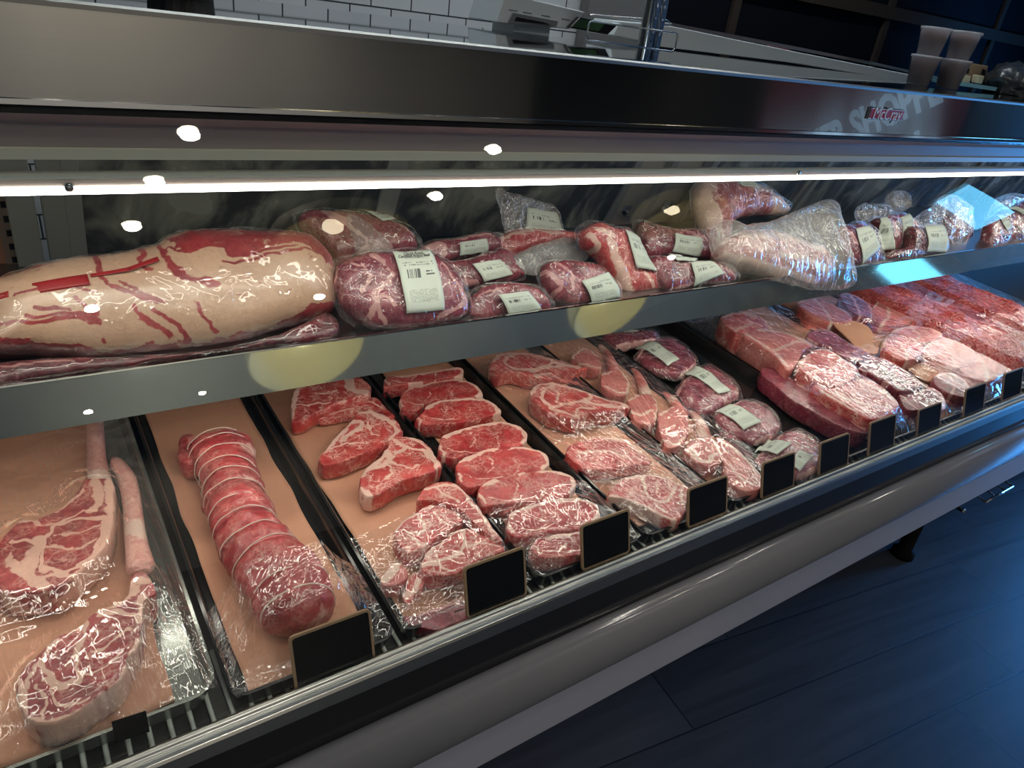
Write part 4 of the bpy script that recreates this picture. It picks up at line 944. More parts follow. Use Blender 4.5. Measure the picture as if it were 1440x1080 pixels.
# --- tray 5: bone-in rib steaks
G5 = 'bone-in rib steaks in the fifth tray'
steak(4, 'rib_chop', 'rearmost bone-in rib steak with a white ringed eye', 'steak', G5, C7([(35, 255), (70, 190), (150, 163), (280, 163), (420, 198), (540, 232), (650, 262), (630, 275), (500, 285), (420, 332), (300, 315), (180, 285), (80, 305)]), .034, 'prime',
      [(4.5, C7([(130, 225), (180, 260), (300, 275), (420, 240), (410, 205), (260, 175), (170, 185), (130, 225)])), (5, C7([(60, 220), (110, 180), (200, 168)])), (5, C7([(300, 290), (420, 255), (560, 250)])), (4, C7([(330, 310), (430, 300)])), (5, C7([(450, 230), (600, 262)]))], N=150, rings=28)
steak(4, 'rib_chop', 'middle bone-in rib steak with two-lobed red eye, film peak at its tip', 'steak', G5, C7([(290, 425), (328, 368), (430, 352), (560, 378), (660, 418), (780, 458), (900, 488), (925, 518), (840, 532), (700, 543), (625, 575), (582, 595), (500, 573), (400, 543), (320, 482)]), .036, 'prime',
      [(5, C7([(370, 470), (380, 410), (440, 370), (560, 390), (680, 430), (640, 470), (520, 490), (430, 510), (370, 470)])), (3, C7([(440, 375), (470, 430), (460, 480)])), (5, C7([(300, 430), (340, 370), (430, 358)])), (5, C7([(420, 520), (560, 560), (600, 580)])), (6, C7([(640, 480), (760, 500), (900, 510)])), (5, C7([(690, 430), (800, 470), (900, 495)])), (4, C7([(580, 560), (600, 520), (700, 520)]))], N=150, rings=28, fatside=.4)
steak(4, 'rib_chop', 'pale veiled rib steak under the wide film wrinkles', 'steak', G5, C7([(520, 790), (600, 722), (760, 700), (900, 718), (1000, 790), (1060, 860), (960, 880), (800, 905), (650, 905), (560, 860)]), .026, 'prime', [(8, C7([(1000, 800), (900, 725), (760, 705)])), (4, C7([(600, 800), (760, 790), (900, 820)]))], N=130, rings=24)
steak(4, 'rib_chop', 'front bone-in rib steak beside the fifth blackboard card', 'steak', G5, C8([(370, 560), (440, 505), (560, 488), (680, 498), (790, 548), (900, 600), (840, 650), (830, 720), (760, 785), (660, 745), (560, 695), (440, 645), (335, 625)]), .030, 'prime',
      [(6, C8([(440, 510), (560, 492), (680, 500), (790, 550)])), (4, C8([(560, 500), (570, 590), (640, 660), (720, 650), (760, 560)])), (6, C8([(350, 620), (560, 690), (760, 780)])), (4, C8([(640, 680), (700, 720)])), (4, C8([(820, 560), (790, 640), (840, 700)])), (2.5, C8([(640, 520), (650, 600)]))], N=150, rings=28)
# --- tray 6: pork chops with rib bones
G6 = 'pork chops in the sixth tray'
PK = [(C7([(555, 195), (640, 130), (690, 150), (735, 205), (742, 265), (690, 268), (610, 235)]), [(635, 478), (651, 473), (664, 470)], 'rearmost pork chop, its bone under the shelf edge', [(3, C7([(560, 200), (640, 140), (720, 190)])), (3, C7([(600, 230), (680, 255), (740, 260)]))], None),
      (C7([(735, 360), (745, 300), (800, 278), (865, 275), (918, 350), (908, 430), (845, 438), (775, 405)]), C7([(830, 290), (800, 200), (770, 150), (735, 115)]), 'second pork chop from the back with upright curved bone', [(4, C7([(870, 280), (915, 350), (905, 425)])), (4, C7([(770, 380), (850, 415), (900, 420)])), (3, C7([(750, 310), (810, 285)]))], .009),
      (C7([(905, 470), (960, 438), (1045, 428), (1098, 490), (1085, 600), (1020, 622), (950, 585), (925, 510)]), C7([(1030, 440), (1000, 350), (960, 280), (935, 245)]), 'third pork chop from the back with white fat crescent', [(5, C7([(930, 540), (1000, 560), (1060, 530)])), (4, C7([(1060, 430), (1100, 500), (1085, 590)])), (3, C7([(910, 470), (980, 440)]))], .009),
      (C9([(380, 640), (430, 620), (500, 590), (560, 640), (575, 720), (560, 800), (480, 865), (410, 825)]), C9([(540, 650), (500, 590), (455, 530), (420, 480)]), 'fourth pork chop from the back, streaked by film glare', [(3, C9([(400, 800), (480, 840), (550, 790)])), (3, C9([(390, 650), (470, 600)]))], .010),
      (C9([(555, 850), (600, 805), (700, 790), (765, 840), (785, 925), (725, 980), (625, 950), (560, 890)]), C9([(680, 810), (660, 720), (610, 640), (565, 600)]), 'fifth pork chop from the back, round with a pale rim', [(5, C9([(575, 850), (620, 920), (700, 945), (740, 900)])), (4, C9([(740, 820), (780, 900)])), (3, C9([(600, 810), (690, 800)]))], .010),
      (C9([(750, 790), (830, 825), (930, 915), (1020, 1010), (1055, 1090), (1000, 1130), (900, 1120), (820, 1060), (790, 940)]), None, 'front pork chop, marbled pink beside the sixth blackboard card', [(4, C9([(760, 800), (900, 900), (1030, 1040)])), (3, C9([(830, 960), (900, 1040), (980, 1090)]))], None)]
for px, bp_, lab, sm, br in PK:
    o, _ = steak(5, 'pork_chop', lab, 'chop', G6, px, .028, 'pork', sm, N=110, rings=22)
    if br: bone(o, bp_, [br * 1.6, br * 1.3, br, br * .8], 'pork', hbase=HB, name='rib_bone', seed=px[0][0])

# --- tray 7: labelled vacuum packs, and the pouch helper
def pouch(name, label, group, px, plane, front, back, mat, lab=None, seams=(), filmmat='vac', grow=1.12, tr=None, cat='meat pack', lump=.004, curl=.0, shift=0.0, filmpx=None, power=3.0, lumps=30):
    root = empty(name, (0, 0, 0), label, cat, group)
    P = np.array(px, float); c0 = P.mean(0)
    root.location = Vector(at(c0[0], P[:, 1].max() - 2, plane))
    o, surf, xy = slab('meat_cut', px, plane, front, back, M[mat], root, seams, mode='pillow', N=90, rings=22, lump=lump, lumps=lumps, power=power)
    fp = filmpx or [tuple(c0 + (p - c0) * grow) for p in P]
    f, fs, _ = slab('film_pouch', fp, plane, front + .0035, back * .9 + .002, M[filmmat], root, (), mode='pillow', N=90, rings=20, lump=lump * .8, lumps=lumps * 1.3, power=power, flange=max(1.0, grow - .03))
    if lab is not None:
        for l in (lab if isinstance(lab[0], list) else [lab]): drape('price_label', l, plane, fs, M['label'], root, .0026, curl=curl)
    if tr is not None: DECKMEAT.append((tr, xy, front))
    return root, fs
G7 = 'labelled vacuum packs in the narrow tray'
for px, lb_, lab in ((C9([(30, 155), (120, 140), (260, 140), (370, 150), (360, 200), (230, 215), (130, 235), (60, 200)]), C9([(40, 150), (90, 140), (250, 165), (190, 180)]), 'rearmost vacuum pack, half under the shelf edge'),
                (C9([(250, 290), (290, 230), (380, 180), (480, 185), (600, 285), (620, 345), (530, 415), (410, 400), (300, 350)]), C9([(238, 238), (318, 218), (502, 345), (430, 385)]), 'second vacuum pack from the back with a long label'),
                (C9([(500, 530), (520, 470), (620, 375), (700, 355), (850, 455), (895, 540), (800, 595), (680, 660), (580, 600)]), C9([(540, 405), (610, 372), (825, 545), (745, 568)]), 'third vacuum pack from the back, pale and wrinkled'),
                (C9([(740, 665), (850, 600), (960, 572), (1085, 640), (1150, 720), (1125, 790), (1000, 830), (850, 800), (780, 735)]), C9([(735, 655), (820, 612), (1022, 745), (905, 795)]), 'fourth vacuum pack from the back, square label'),
                (C9([(1000, 930), (1080, 860), (1150, 790), (1250, 765), (1390, 850), (1400, 990), (1270, 1055), (1110, 1010)]), [C9([(990, 895), (1070, 825), (1200, 890), (1110, 960)]), C9([(1250, 930), (1340, 960), (1260, 1050), (1190, 1010)])], 'front vacuum pack behind the sixth blackboard card')):
    pouch('vacuum_pack', lab, G7, px, deckplane(.012), .018, .016, 'chuck', lb_, [(6, px[:3]), (4, px[4:7])], tr=6)

# --- tray 9: thick overlapping steak stack
G9 = 'thick overlapping steaks in the tall stack'
ST = [(D1([(60, 210), (160, 180), (290, 200), (360, 270), (290, 300), (190, 330), (110, 280)]), 'rearmost thick steak of the tall stack', .060, [(5, D1([(70, 210), (160, 185), (280, 205)])), (4, D1([(150, 300), (260, 250)]))]),
      (D1([(205, 320), (300, 285), (450, 300), (560, 340), (645, 385), (585, 425), (545, 500), (490, 545), (400, 460), (290, 380)]), 'second thick steak of the tall stack, pink flat eye', .064, [(4, D1([(215, 315), (310, 375), (400, 420), (540, 365), (630, 385)])), (5, D1([(300, 290), (450, 305), (600, 365)])), (4, D1([(400, 430), (480, 520)]))]),
      (D1([(545, 515), (620, 432), (720, 410), (840, 478), (925, 535), (900, 600), (820, 640), (720, 640), (620, 590)]), 'third thick steak of the tall stack, pale fat outline', .066, [(4, D1([(550, 515), (625, 435), (720, 415), (840, 485), (920, 540)])), (3, D1([(560, 520), (680, 550), (800, 540)]))]),
      (D1([(640, 640), (760, 660), (920, 600), (1010, 610), (1120, 690), (1190, 770), (1120, 835), (1010, 860), (880, 800), (740, 720)]), 'front thick steak of the tall stack, glaring film on it', .062, [(5, D1([(930, 610), (1080, 680), (1185, 770)])), (4, D1([(800, 700), (960, 760), (1100, 780)])), (4, D1([(700, 680), (900, 800)]))])]
for px, lab, th, sm in ST: steak(8, 'thick_steak', lab, 'steak', G9, px, th, 'pork' if 'second' in lab else 'prime', sm, N=110, rings=20)
steak(8, 'beef_slab', 'brown sided beef slab along the left flank of the tall stack', 'meat', None, D1([(350, 520), (480, 580), (600, 660), (720, 740), (860, 830), (990, 890), (985, 950), (860, 920), (700, 840), (520, 740), (400, 640), (320, 570)]), .040, 'chuck', [(8, D1([(560, 640), (700, 720)])), (6, D1([(850, 830), (960, 920)]))])
# --- tray 10: braising cuts
G10 = 'dark braising cuts in one row'
for px, lab, mt, th in ((D1([(600, 335), (650, 290), (750, 300), (870, 375), (1000, 440), (960, 480), (900, 500), (800, 440), (700, 385)]), 'long dark red braising cut at the back of its row', 'chuck', .050),
                    (D1([(930, 530), (990, 462), (1100, 482), (1250, 562), (1330, 645), (1200, 682), (1110, 625), (1010, 570)]), 'purplish braising cut under a bright film ridge', 'purple', .052),
                    (D1([(1190, 700), (1290, 690), (1380, 660), (1470, 720), (1470, 800), (1330, 800), (1230, 790)]), 'front braising cut beside the eighth blackboard card', 'chuck', .045)):
    steak(9, 'braising_cut', lab, 'meat', G10, px, th, mt, [(4, px[1:5]), (3, [px[0], px[-2], px[-4]])], N=110, rings=20, fatside=.3)
# --- tray 11: pork on folded paper
G11 = 'pale chops in the wide right tray'
for px, lab, mt, th in ((D1([(545, 120), (640, 85), (760, 125), (890, 200), (865, 235), (760, 245), (620, 200)]), 'rear chop above the folded peach paper', 'pork', .040),
                    (D2([(270, 250), (340, 245), (450, 300), (480, 370), (400, 385), (330, 340)]), 'dark chop with a crinkled edge at the back right', 'chuck', .045),
                    (D2([(480, 330), (560, 250), (640, 310), (740, 400), (640, 440), (540, 440), (480, 400)]), 'flat veiled chop beside the minced beef', 'pork', .030),
                    (D2([(545, 575), (580, 500), (690, 512), (800, 572), (785, 625), (700, 665), (610, 640)]), 'dark pink chop with a white film flash', 'prime', .048),
                    (D2([(605, 475), (720, 446), (850, 462), (925, 505), (840, 545), (760, 545), (690, 505)]), 'thin rimmed chop behind the dark pink chop', 'pork', .040),
                    (D2([(785, 600), (890, 530), (1000, 540), (1130, 612), (1110, 690), (1000, 710), (880, 660)]), 'middle chop of the front three with glare', 'pork', .048),
                    (D2([(1020, 700), (1140, 620), (1290, 690), (1370, 735), (1300, 770), (1200, 800), (1090, 770)]), 'front right chop beside the last blackboard card', 'pork', .046),
                    (D2([(860, 770), (960, 740), (1060, 790), (1100, 850), (1080, 900), (980, 880), (900, 840)]), 'front left chop behind the ninth blackboard card', 'chuck', .044)):
    n = len(px); steak(10, 'chop', lab, 'chop', G11, px, th, mt, [(4, px[0:4]), (2.5, [px[1], tuple(np.mean(px, 0)), px[-2]])], N=100, rings=18)
pf = D1([(770, 250), (900, 235), (1000, 280), (1060, 370), (1050, 440), (960, 420), (860, 340)])
o, _, _ = slab('butcher_paper', pf, deckplane(.030), .004, .004, M['paper'], None, (), mode='pillow', N=80, rings=14, lump=.006, lumps=18)
tag(o, 'folded loose sheet of peach paper between the far chops', 'paper')
pf = D2([(690, 700), (780, 680), (900, 730), (880, 790), (820, 800), (740, 750)])
o, _, _ = slab('butcher_paper', pf, deckplane(.018), .004, .004, M['paper'], None, (), mode='pillow', N=80, rings=14, lump=.006, lumps=18)
tag(o, 'small crumpled piece of peach paper below the dark pink chop', 'paper')

# --- trays 12, 13: minced beef (nobody could count the strands)
def mince(label, cx, cy, sx, sy, hmax, count, seed):
    rg = np.random.default_rng(seed); mb = MB()
    def height(x, y):
        u, v = (x - cx) / sx, (y - cy) / sy
        e = max(0, 1 - abs(u) ** 2.6 - abs(v) ** 4)
        return .008 + hmax * e ** .5 * (.8 + .25 * mnoise.noise(Vector((x * 16, y * 16, seed))))
    nx, ny = 40, 70; base = len(mb.V)
    for j in range(ny):
        for i in range(nx):
            x, y = cx + sx * (i / (nx - 1) * 2 - 1), cy + sy * (j / (ny - 1) * 2 - 1); mb.V.append(tuple(dk(x, y, height(x, y) - .005)))
    mb.F += [(j * nx + i, j * nx + i + 1, (j + 1) * nx + i + 1, (j + 1) * nx + i) for j in range(ny - 1) for i in range(nx - 1)]
    for _ in range(count):
        x, y = cx + sx * rg.uniform(-.97, .97), cy + sy * rg.uniform(-.97, .97); a = rg.uniform(0, 6.28); pts = []; tw = rg.uniform(-.9, .9)
        for k in range(6):
            pts.append(dk(x, y, height(x, y) - .001 + .003 * math.sin(k * 1.1 + a))); x += .0055 * math.cos(a); y += .0055 * math.sin(a); a += tw
        mb.tube(pts, [.0015, .0022, .0023, .0023, .0022, .0014], 6)
    fat = np.clip(rg.random(len(mb.V)) * 0 + n3(np.array(mb.V), 60, seed) * .8 - .1, 0, 1)
    o = mb.build('minced_beef', M['mince'], None, True, attrs={'fat': fat})
    tag(o, label, 'minced beef', None, 'stuff')
    xs = rrect(cx - sx, cx + sx, cy - sy, cy + sy, .03); DECKMEAT.append((11 if cx < 2.44 else 12, xs, hmax * .95))
mince('mound of bright red minced beef strands right of the pale chops', 2.285, .92, .125, .30, .055, 4200, 5)
mince('farther mound of minced beef strands at the right end', 2.60, .93, .13, .29, .055, 2600, 6)

# --- cling film over the trays
def wrap(i, mat, y0, y1, rimh=.020, nx=44, ny=110, lift=.0035, iters=90):
    x0, x1 = PANS[i][0] + .002, PANS[i][1] - .002
    X, Y = np.meshgrid(np.linspace(x0, x1, nx), np.linspace(y0, y1, ny)); P = np.stack([X.ravel(), Y.ravel()], 1)
    low = np.full(len(P), .004)
    for tr, ol, top in DECKMEAT:
        if tr == i:
            c = ol.mean(0); low = np.where(inpoly(P, c + (ol - c) * 1.03), np.maximum(low, top + lift), low)
    low = low.reshape(ny, nx); h = np.maximum(low, rimh)
    for _ in range(iters):
        b = h.copy()
        b[1:-1, 1:-1] = (h[:-2, 1:-1] + h[2:, 1:-1] + h[1:-1, :-2] + h[1:-1, 2:]) / 4
        b[:, 0] = rimh; b[:, -1] = rimh; b[0, :] = rimh if y0 < .6 else (b[1, :]); b[-1, :] = b[-2, :]
        h = np.maximum(b, low)
    w = n3(np.stack([P[:, 0], P[:, 1], np.zeros(len(P))], 1), 60, i * 3.0) * .0010
    V = [dk(x, y, hh) for (x, y), hh in zip(P, h.ravel() + np.abs(w))]
    Fs = [(j * nx + k, j * nx + k + 1, (j + 1) * nx + k + 1, (j + 1) * nx + k) for j in range(ny - 1) for k in range(nx - 1)]
    return mesh('cling_film', V, Fs, M[mat], TR[i], True)
for i, mt, y0, y1 in ((0, 'film_c', .583, 1.25), (1, 'film_d', .563, .685), (2, 'film_a', .563, .735), (3, 'film_a', .563, .705), (4, 'film_b', .563, 1.22), (5, 'film_a', .563, 1.22),
                      (8, 'film_a', .563, 1.22), (9, 'film_d', .563, 1.2), (10, 'film_b', .563, 1.2), (11, 'film_e', .563, 1.2), (12, 'film_e', .563, 1.2)):
    wrap(i, mt, y0, y1)

# ================================================================== BLACKBOARD PRICE CARDS
CARDS = [([(407, 899), (518, 853), (530, 930), (415, 979)], 'in front of the tied roast'),
         ([(652, 797), (737, 769), (741, 836), (656, 872)], 'in front of the marbled steaks'),
         ([(816, 740), (883, 715), (887, 773), (819, 806)], 'in front of the strip steaks'),
         ([(966, 687), (1021, 670), (1024, 716), (968, 747)], 'in front of the bone-in rib steaks'),
         ([(1072, 651), (1118, 635), (1116, 680), (1070, 707)], 'in front of the pork chops with rib bones'),
         ([(1153, 623), (1194, 608), (1193, 651), (1151, 673)], 'in front of the empty black tray'),
         ([(1223, 593), (1260, 583), (1257, 629), (1221, 643)], 'in front of the tall steak stack'),
         ([(1291, 575), (1324, 566), (1321, 604), (1289, 619)], 'in front of the dark braising cuts'),
         ([(1357, 547), (1386, 538), (1383, 577), (1355, 590)], 'in front of the far pale chops'),
         ([(1411, 525), (1438, 517), (1436, 552), (1409, 567)], 'in front of the minced beef')]
E18 = math.radians(17)
cp = (np.array([0, .550, .700]), np.array([0, -math.cos(E18), math.sin(E18)]))
for px, lab in CARDS:
    Q = np.array([at(x, y, cp) for x, y in px]); cu = np.array([1.0, 0, 0]); cv = np.array([0, math.sin(E18), math.cos(E18)]); n_ = cp[1]
    x0, x1 = (Q[0][0] + Q[3][0]) / 2, (Q[1][0] + Q[2][0]) / 2
    v = (Q - cp[0]) @ cv; v1, v0 = (v[0] + v[1]) / 2, (v[2] + v[3]) / 2
    card = empty('price_card', cp[0] + cu * (x0 + x1) / 2 + cv * v0, 'blank blackboard price card ' + lab, 'price card', 'blackboard cards along the front sill')
    def rr(ins, off, r): return [cp[0] + cu * p[0] + cv * p[1] + n_ * off for p in rrect(x0 + ins, x1 - ins, v0 + ins, v1 - ins, r, 4)]
    loops = [rr(0, -.0025, .006), rr(0, .001, .006), rr(.003, .0012, .004), rr(.003, .0004, .004)]
    n = len(loops[0]); V = [p for l in loops for p in l]; Fs = [(i * n + k, i * n + (k + 1) % n, (i + 1) * n + (k + 1) % n, (i + 1) * n + k) for i in range(3) for k in range(n)] + [tuple(range(n))[::-1]]
    mesh('card_edge', V, Fs, M['wood'], card, False)
    l2 = [rr(.003, -.001, .004), rr(.003, .0006, .004)]
    V = l2[0] + l2[1]; Fs = [(k, (k + 1) % n, n + (k + 1) % n, n + k) for k in range(n)] + [tuple(range(n))[::-1], tuple(range(n, 2 * n))]
    mesh('card_face', V, Fs, M['cardback'], card, False)
tq = at(184, 1022, (np.array([0, .573, 0]), np.array([0, 1.0, 0])))
bc = MB().obox(tq, [.0155, -.002, .001], [0, .0035, .0115], [0, .0010, -.0003]).build('price_tag', M['cardback'])
tag(bc, 'small blank black tag at the front of the silver tray', 'tag')

# ================================================================== THE UPPER SHELF
ZS = .966
B5 = crop(0, 280, 3); B6 = crop(400, 240, 3); B7 = crop(800, 220, 4.5); B8 = crop(1120, 220, 4.5)
# big fat-capped primal cut in its pouch
bp_px = B5([(-75, 420), (0, 355), (130, 310), (300, 275), (480, 245), (640, 210), (700, 172), (800, 150), (950, 140), (1150, 148), (1260, 158), (1335, 200), (1390, 270), (1412, 380), (1400, 470), (1330, 515), (1230, 545), (1100, 592), (950, 640), (700, 665), (500, 682), (350, 690), (200, 680), (0, 668), (-75, 640)])
bpl = lean(.955, 1.0, 38)
def brisket():
    root = empty('primal_cut', (.05, .98, ZS), 'huge fat-capped vacuum-packed beef primal at the left of the upper shelf', 'meat pack')
    o, surf, _ = slab('fat_cap', bp_px, bpl, .058, .045, M['fatcap'], root, (), mode='pillow', N=220, rings=60, lump=.006, lumps=14, power=2.6)
    me = o.data; V = np.array([v.co for v in me.vertices]) + np.array(world_loc(o)); p0, eu, ev, n = frame(bpl)
    P2 = np.stack([(V - p0) @ eu, (V - p0) @ ev], 1)
    def L(pts): return np.array([[(at(x, y, bpl) - p0) @ eu, (at(x, y, bpl) - p0) @ ev] for x, y in pts])
    fat = np.full(len(V), .95); Q3 = np.hstack([P2, np.zeros((len(V), 1))]); P0_ = P2
    P2 = P2 + np.stack([n3(Q3, 22, 41), n3(Q3, 22, 52)], 1) * .012 + np.stack([n3(Q3, 80, 43), n3(Q3, 80, 54)], 1) * .004
    mpp = .001
    lines = [(5, [(385, 265), (410, 330), (440, 400), (540, 450), (670, 490)]), (4, [(560, 235), (600, 300), (640, 330)]), (5, [(640, 230), (720, 330), (780, 385), (880, 420)]), (4, [(510, 400), (600, 450), (700, 490)]),
             (4, [(560, 500), (640, 590), (700, 630)]), (4, [(640, 520), (720, 590), (780, 630)]), (4, [(780, 480), (830, 550), (880, 600)]), (4, [(330, 490), (390, 550), (420, 555)]), (3, [(390, 500), (430, 560), (450, 610)]),
             (3, [(700, 260), (760, 290), (900, 260), (1000, 270), (1220, 260)]), (3, [(130, 560), (300, 555), (420, 550)]), (3, [(0, 590), (200, 580), (380, 560)]), (3, [(170, 520), (300, 540)]), (3, [(900, 310), (1050, 290), (1300, 280)]), (2.5, [(60, 470), (220, 440), (400, 440)]), (2.5, [(80, 340), (240, 320), (380, 290)])]
    for w, pts in lines:
        d = segdist(P2, spline(L(B5(pts)), 24)); fat = np.minimum(fat, np.clip((d / (w * .0006)) ** 1.6 * .35, 0, .95))
    for pts in ([(680, 210), (800, 150), (1000, 138), (1180, 150), (1240, 180), (1210, 240), (1050, 262), (880, 270), (760, 290), (720, 240)], [(1240, 170), (1330, 200), (1390, 290), (1380, 330), (1290, 280), (1215, 240)]):
        inside = inpoly(P2, L(B5(pts))); fat[inside] = np.clip(.12 + .5 * n3(V[inside] * [1, 3, 3], 30, 4), 0, .5)
    low = P2[:, 1] < np.interp(P2[:, 0], *zip(*sorted([(a[0], a[1]) for a in L(B5([(-80, 640), (200, 655), (450, 650), (700, 645), (950, 615), (1100, 570), (1250, 510), (1420, 430)]))])))
    fat[low] = np.minimum(fat[low], np.clip(.18 + n3(V[low], 22, 9) * .5, 0, 1))
    back = np.arange(len(V)) < 220 * 26; fat[back] = .15
    rn = np.abs(n3(V * [1, 2.6, 2.6], 16, 31)); fat = np.where((fat > .5) & (n3(V, 9, 14) > -.1), np.minimum(fat, .44 + rn * 9), fat)
    fat = np.clip(fat + n3(V * [1, 1.5, 1.5], 18, 2) * .12, 0, 1)
    a = me.attributes['fat']; a.data.foreach_set('value', fat)
    f, fs, _ = slab('film_pouch', [(x, y - 1) if y < 400 else (x, y + 2) for x, y in bp_px], bpl, .061, .046, M['vac_soft'], root, (), mode='pillow', N=160, rings=40, lump=.006, lumps=14, power=2.6)
    tape = plain('red_pouch_print', rgb(.36, .022, .026), .4)
    for q in ([(145, 418), (365, 378), (378, 425), (150, 465)], [(378, 378), (530, 350), (535, 366), (382, 392)], [(530, 350), (648, 302), (656, 322), (536, 366)], [(-20, 455), (50, 442), (52, 468), (-20, 478)]):
        drape('red_print', B5(q), bpl, fs, tape, root, .0004, 8, 5)
    tp = at(*B5([(598, 352)])[0], bpl) + bpl[1] * .0635
    return root
brisket()
def flatpack(name, label, group, px, y0, z0, e, front, back, mat, lab=None, seams=(), **k):
    return pouch(name, label, group, px, lean(y0, z0, e), front, back, mat, lab, seams, **k)
# dark packed cut lying under the primal
flatpack('vacuum_pack', 'dark packed cut lying flat beneath the huge primal', None, B5([(-60, 720), (200, 690), (500, 690), (760, 675), (1000, 645), (1200, 580), (1360, 500), (1420, 520), (1400, 590), (1100, 640), (700, 695), (300, 750), (0, 790), (-60, 800)]), .875, .972, 60, .012, .006, 'dark', filmmat='vac_soft', seams=[(4, B5([(0, 730), (300, 700)]))], grow=1.0)
GS = 'labelled vacuum packs on the upper shelf'
r, fs = flatpack('vacuum_pack', 'largest labelled roast pack, with a tall printed label, beside the primal', GS, B6([(205, 440), (240, 385), (330, 362), (430, 352), (560, 347), (650, 390), (720, 450), (752, 540), (758, 620), (690, 650), (560, 672), (430, 680), (340, 662), (260, 600), (218, 520)]), .895, .985, 42, .034, .022, 'chuck',
    None, [(5, B6([(350, 380), (420, 480), (350, 560), (400, 660)])), (6, B6([(330, 640), (380, 560), (440, 600)])), (4, B6([(640, 420), (700, 520), (740, 600)])), (5, B6([(620, 640), (700, 600), (750, 560)])), (3, B6([(260, 420), (330, 470), (300, 540)]))], lump=.005)
pl_ = lean(.895, .985, 42)
lab_big = drape('price_label', B6([(422, 380), (582, 370), (637, 620), (477, 638)]), pl_, fs, M['label'], r, .0045, 11, 17, curl=-.002)
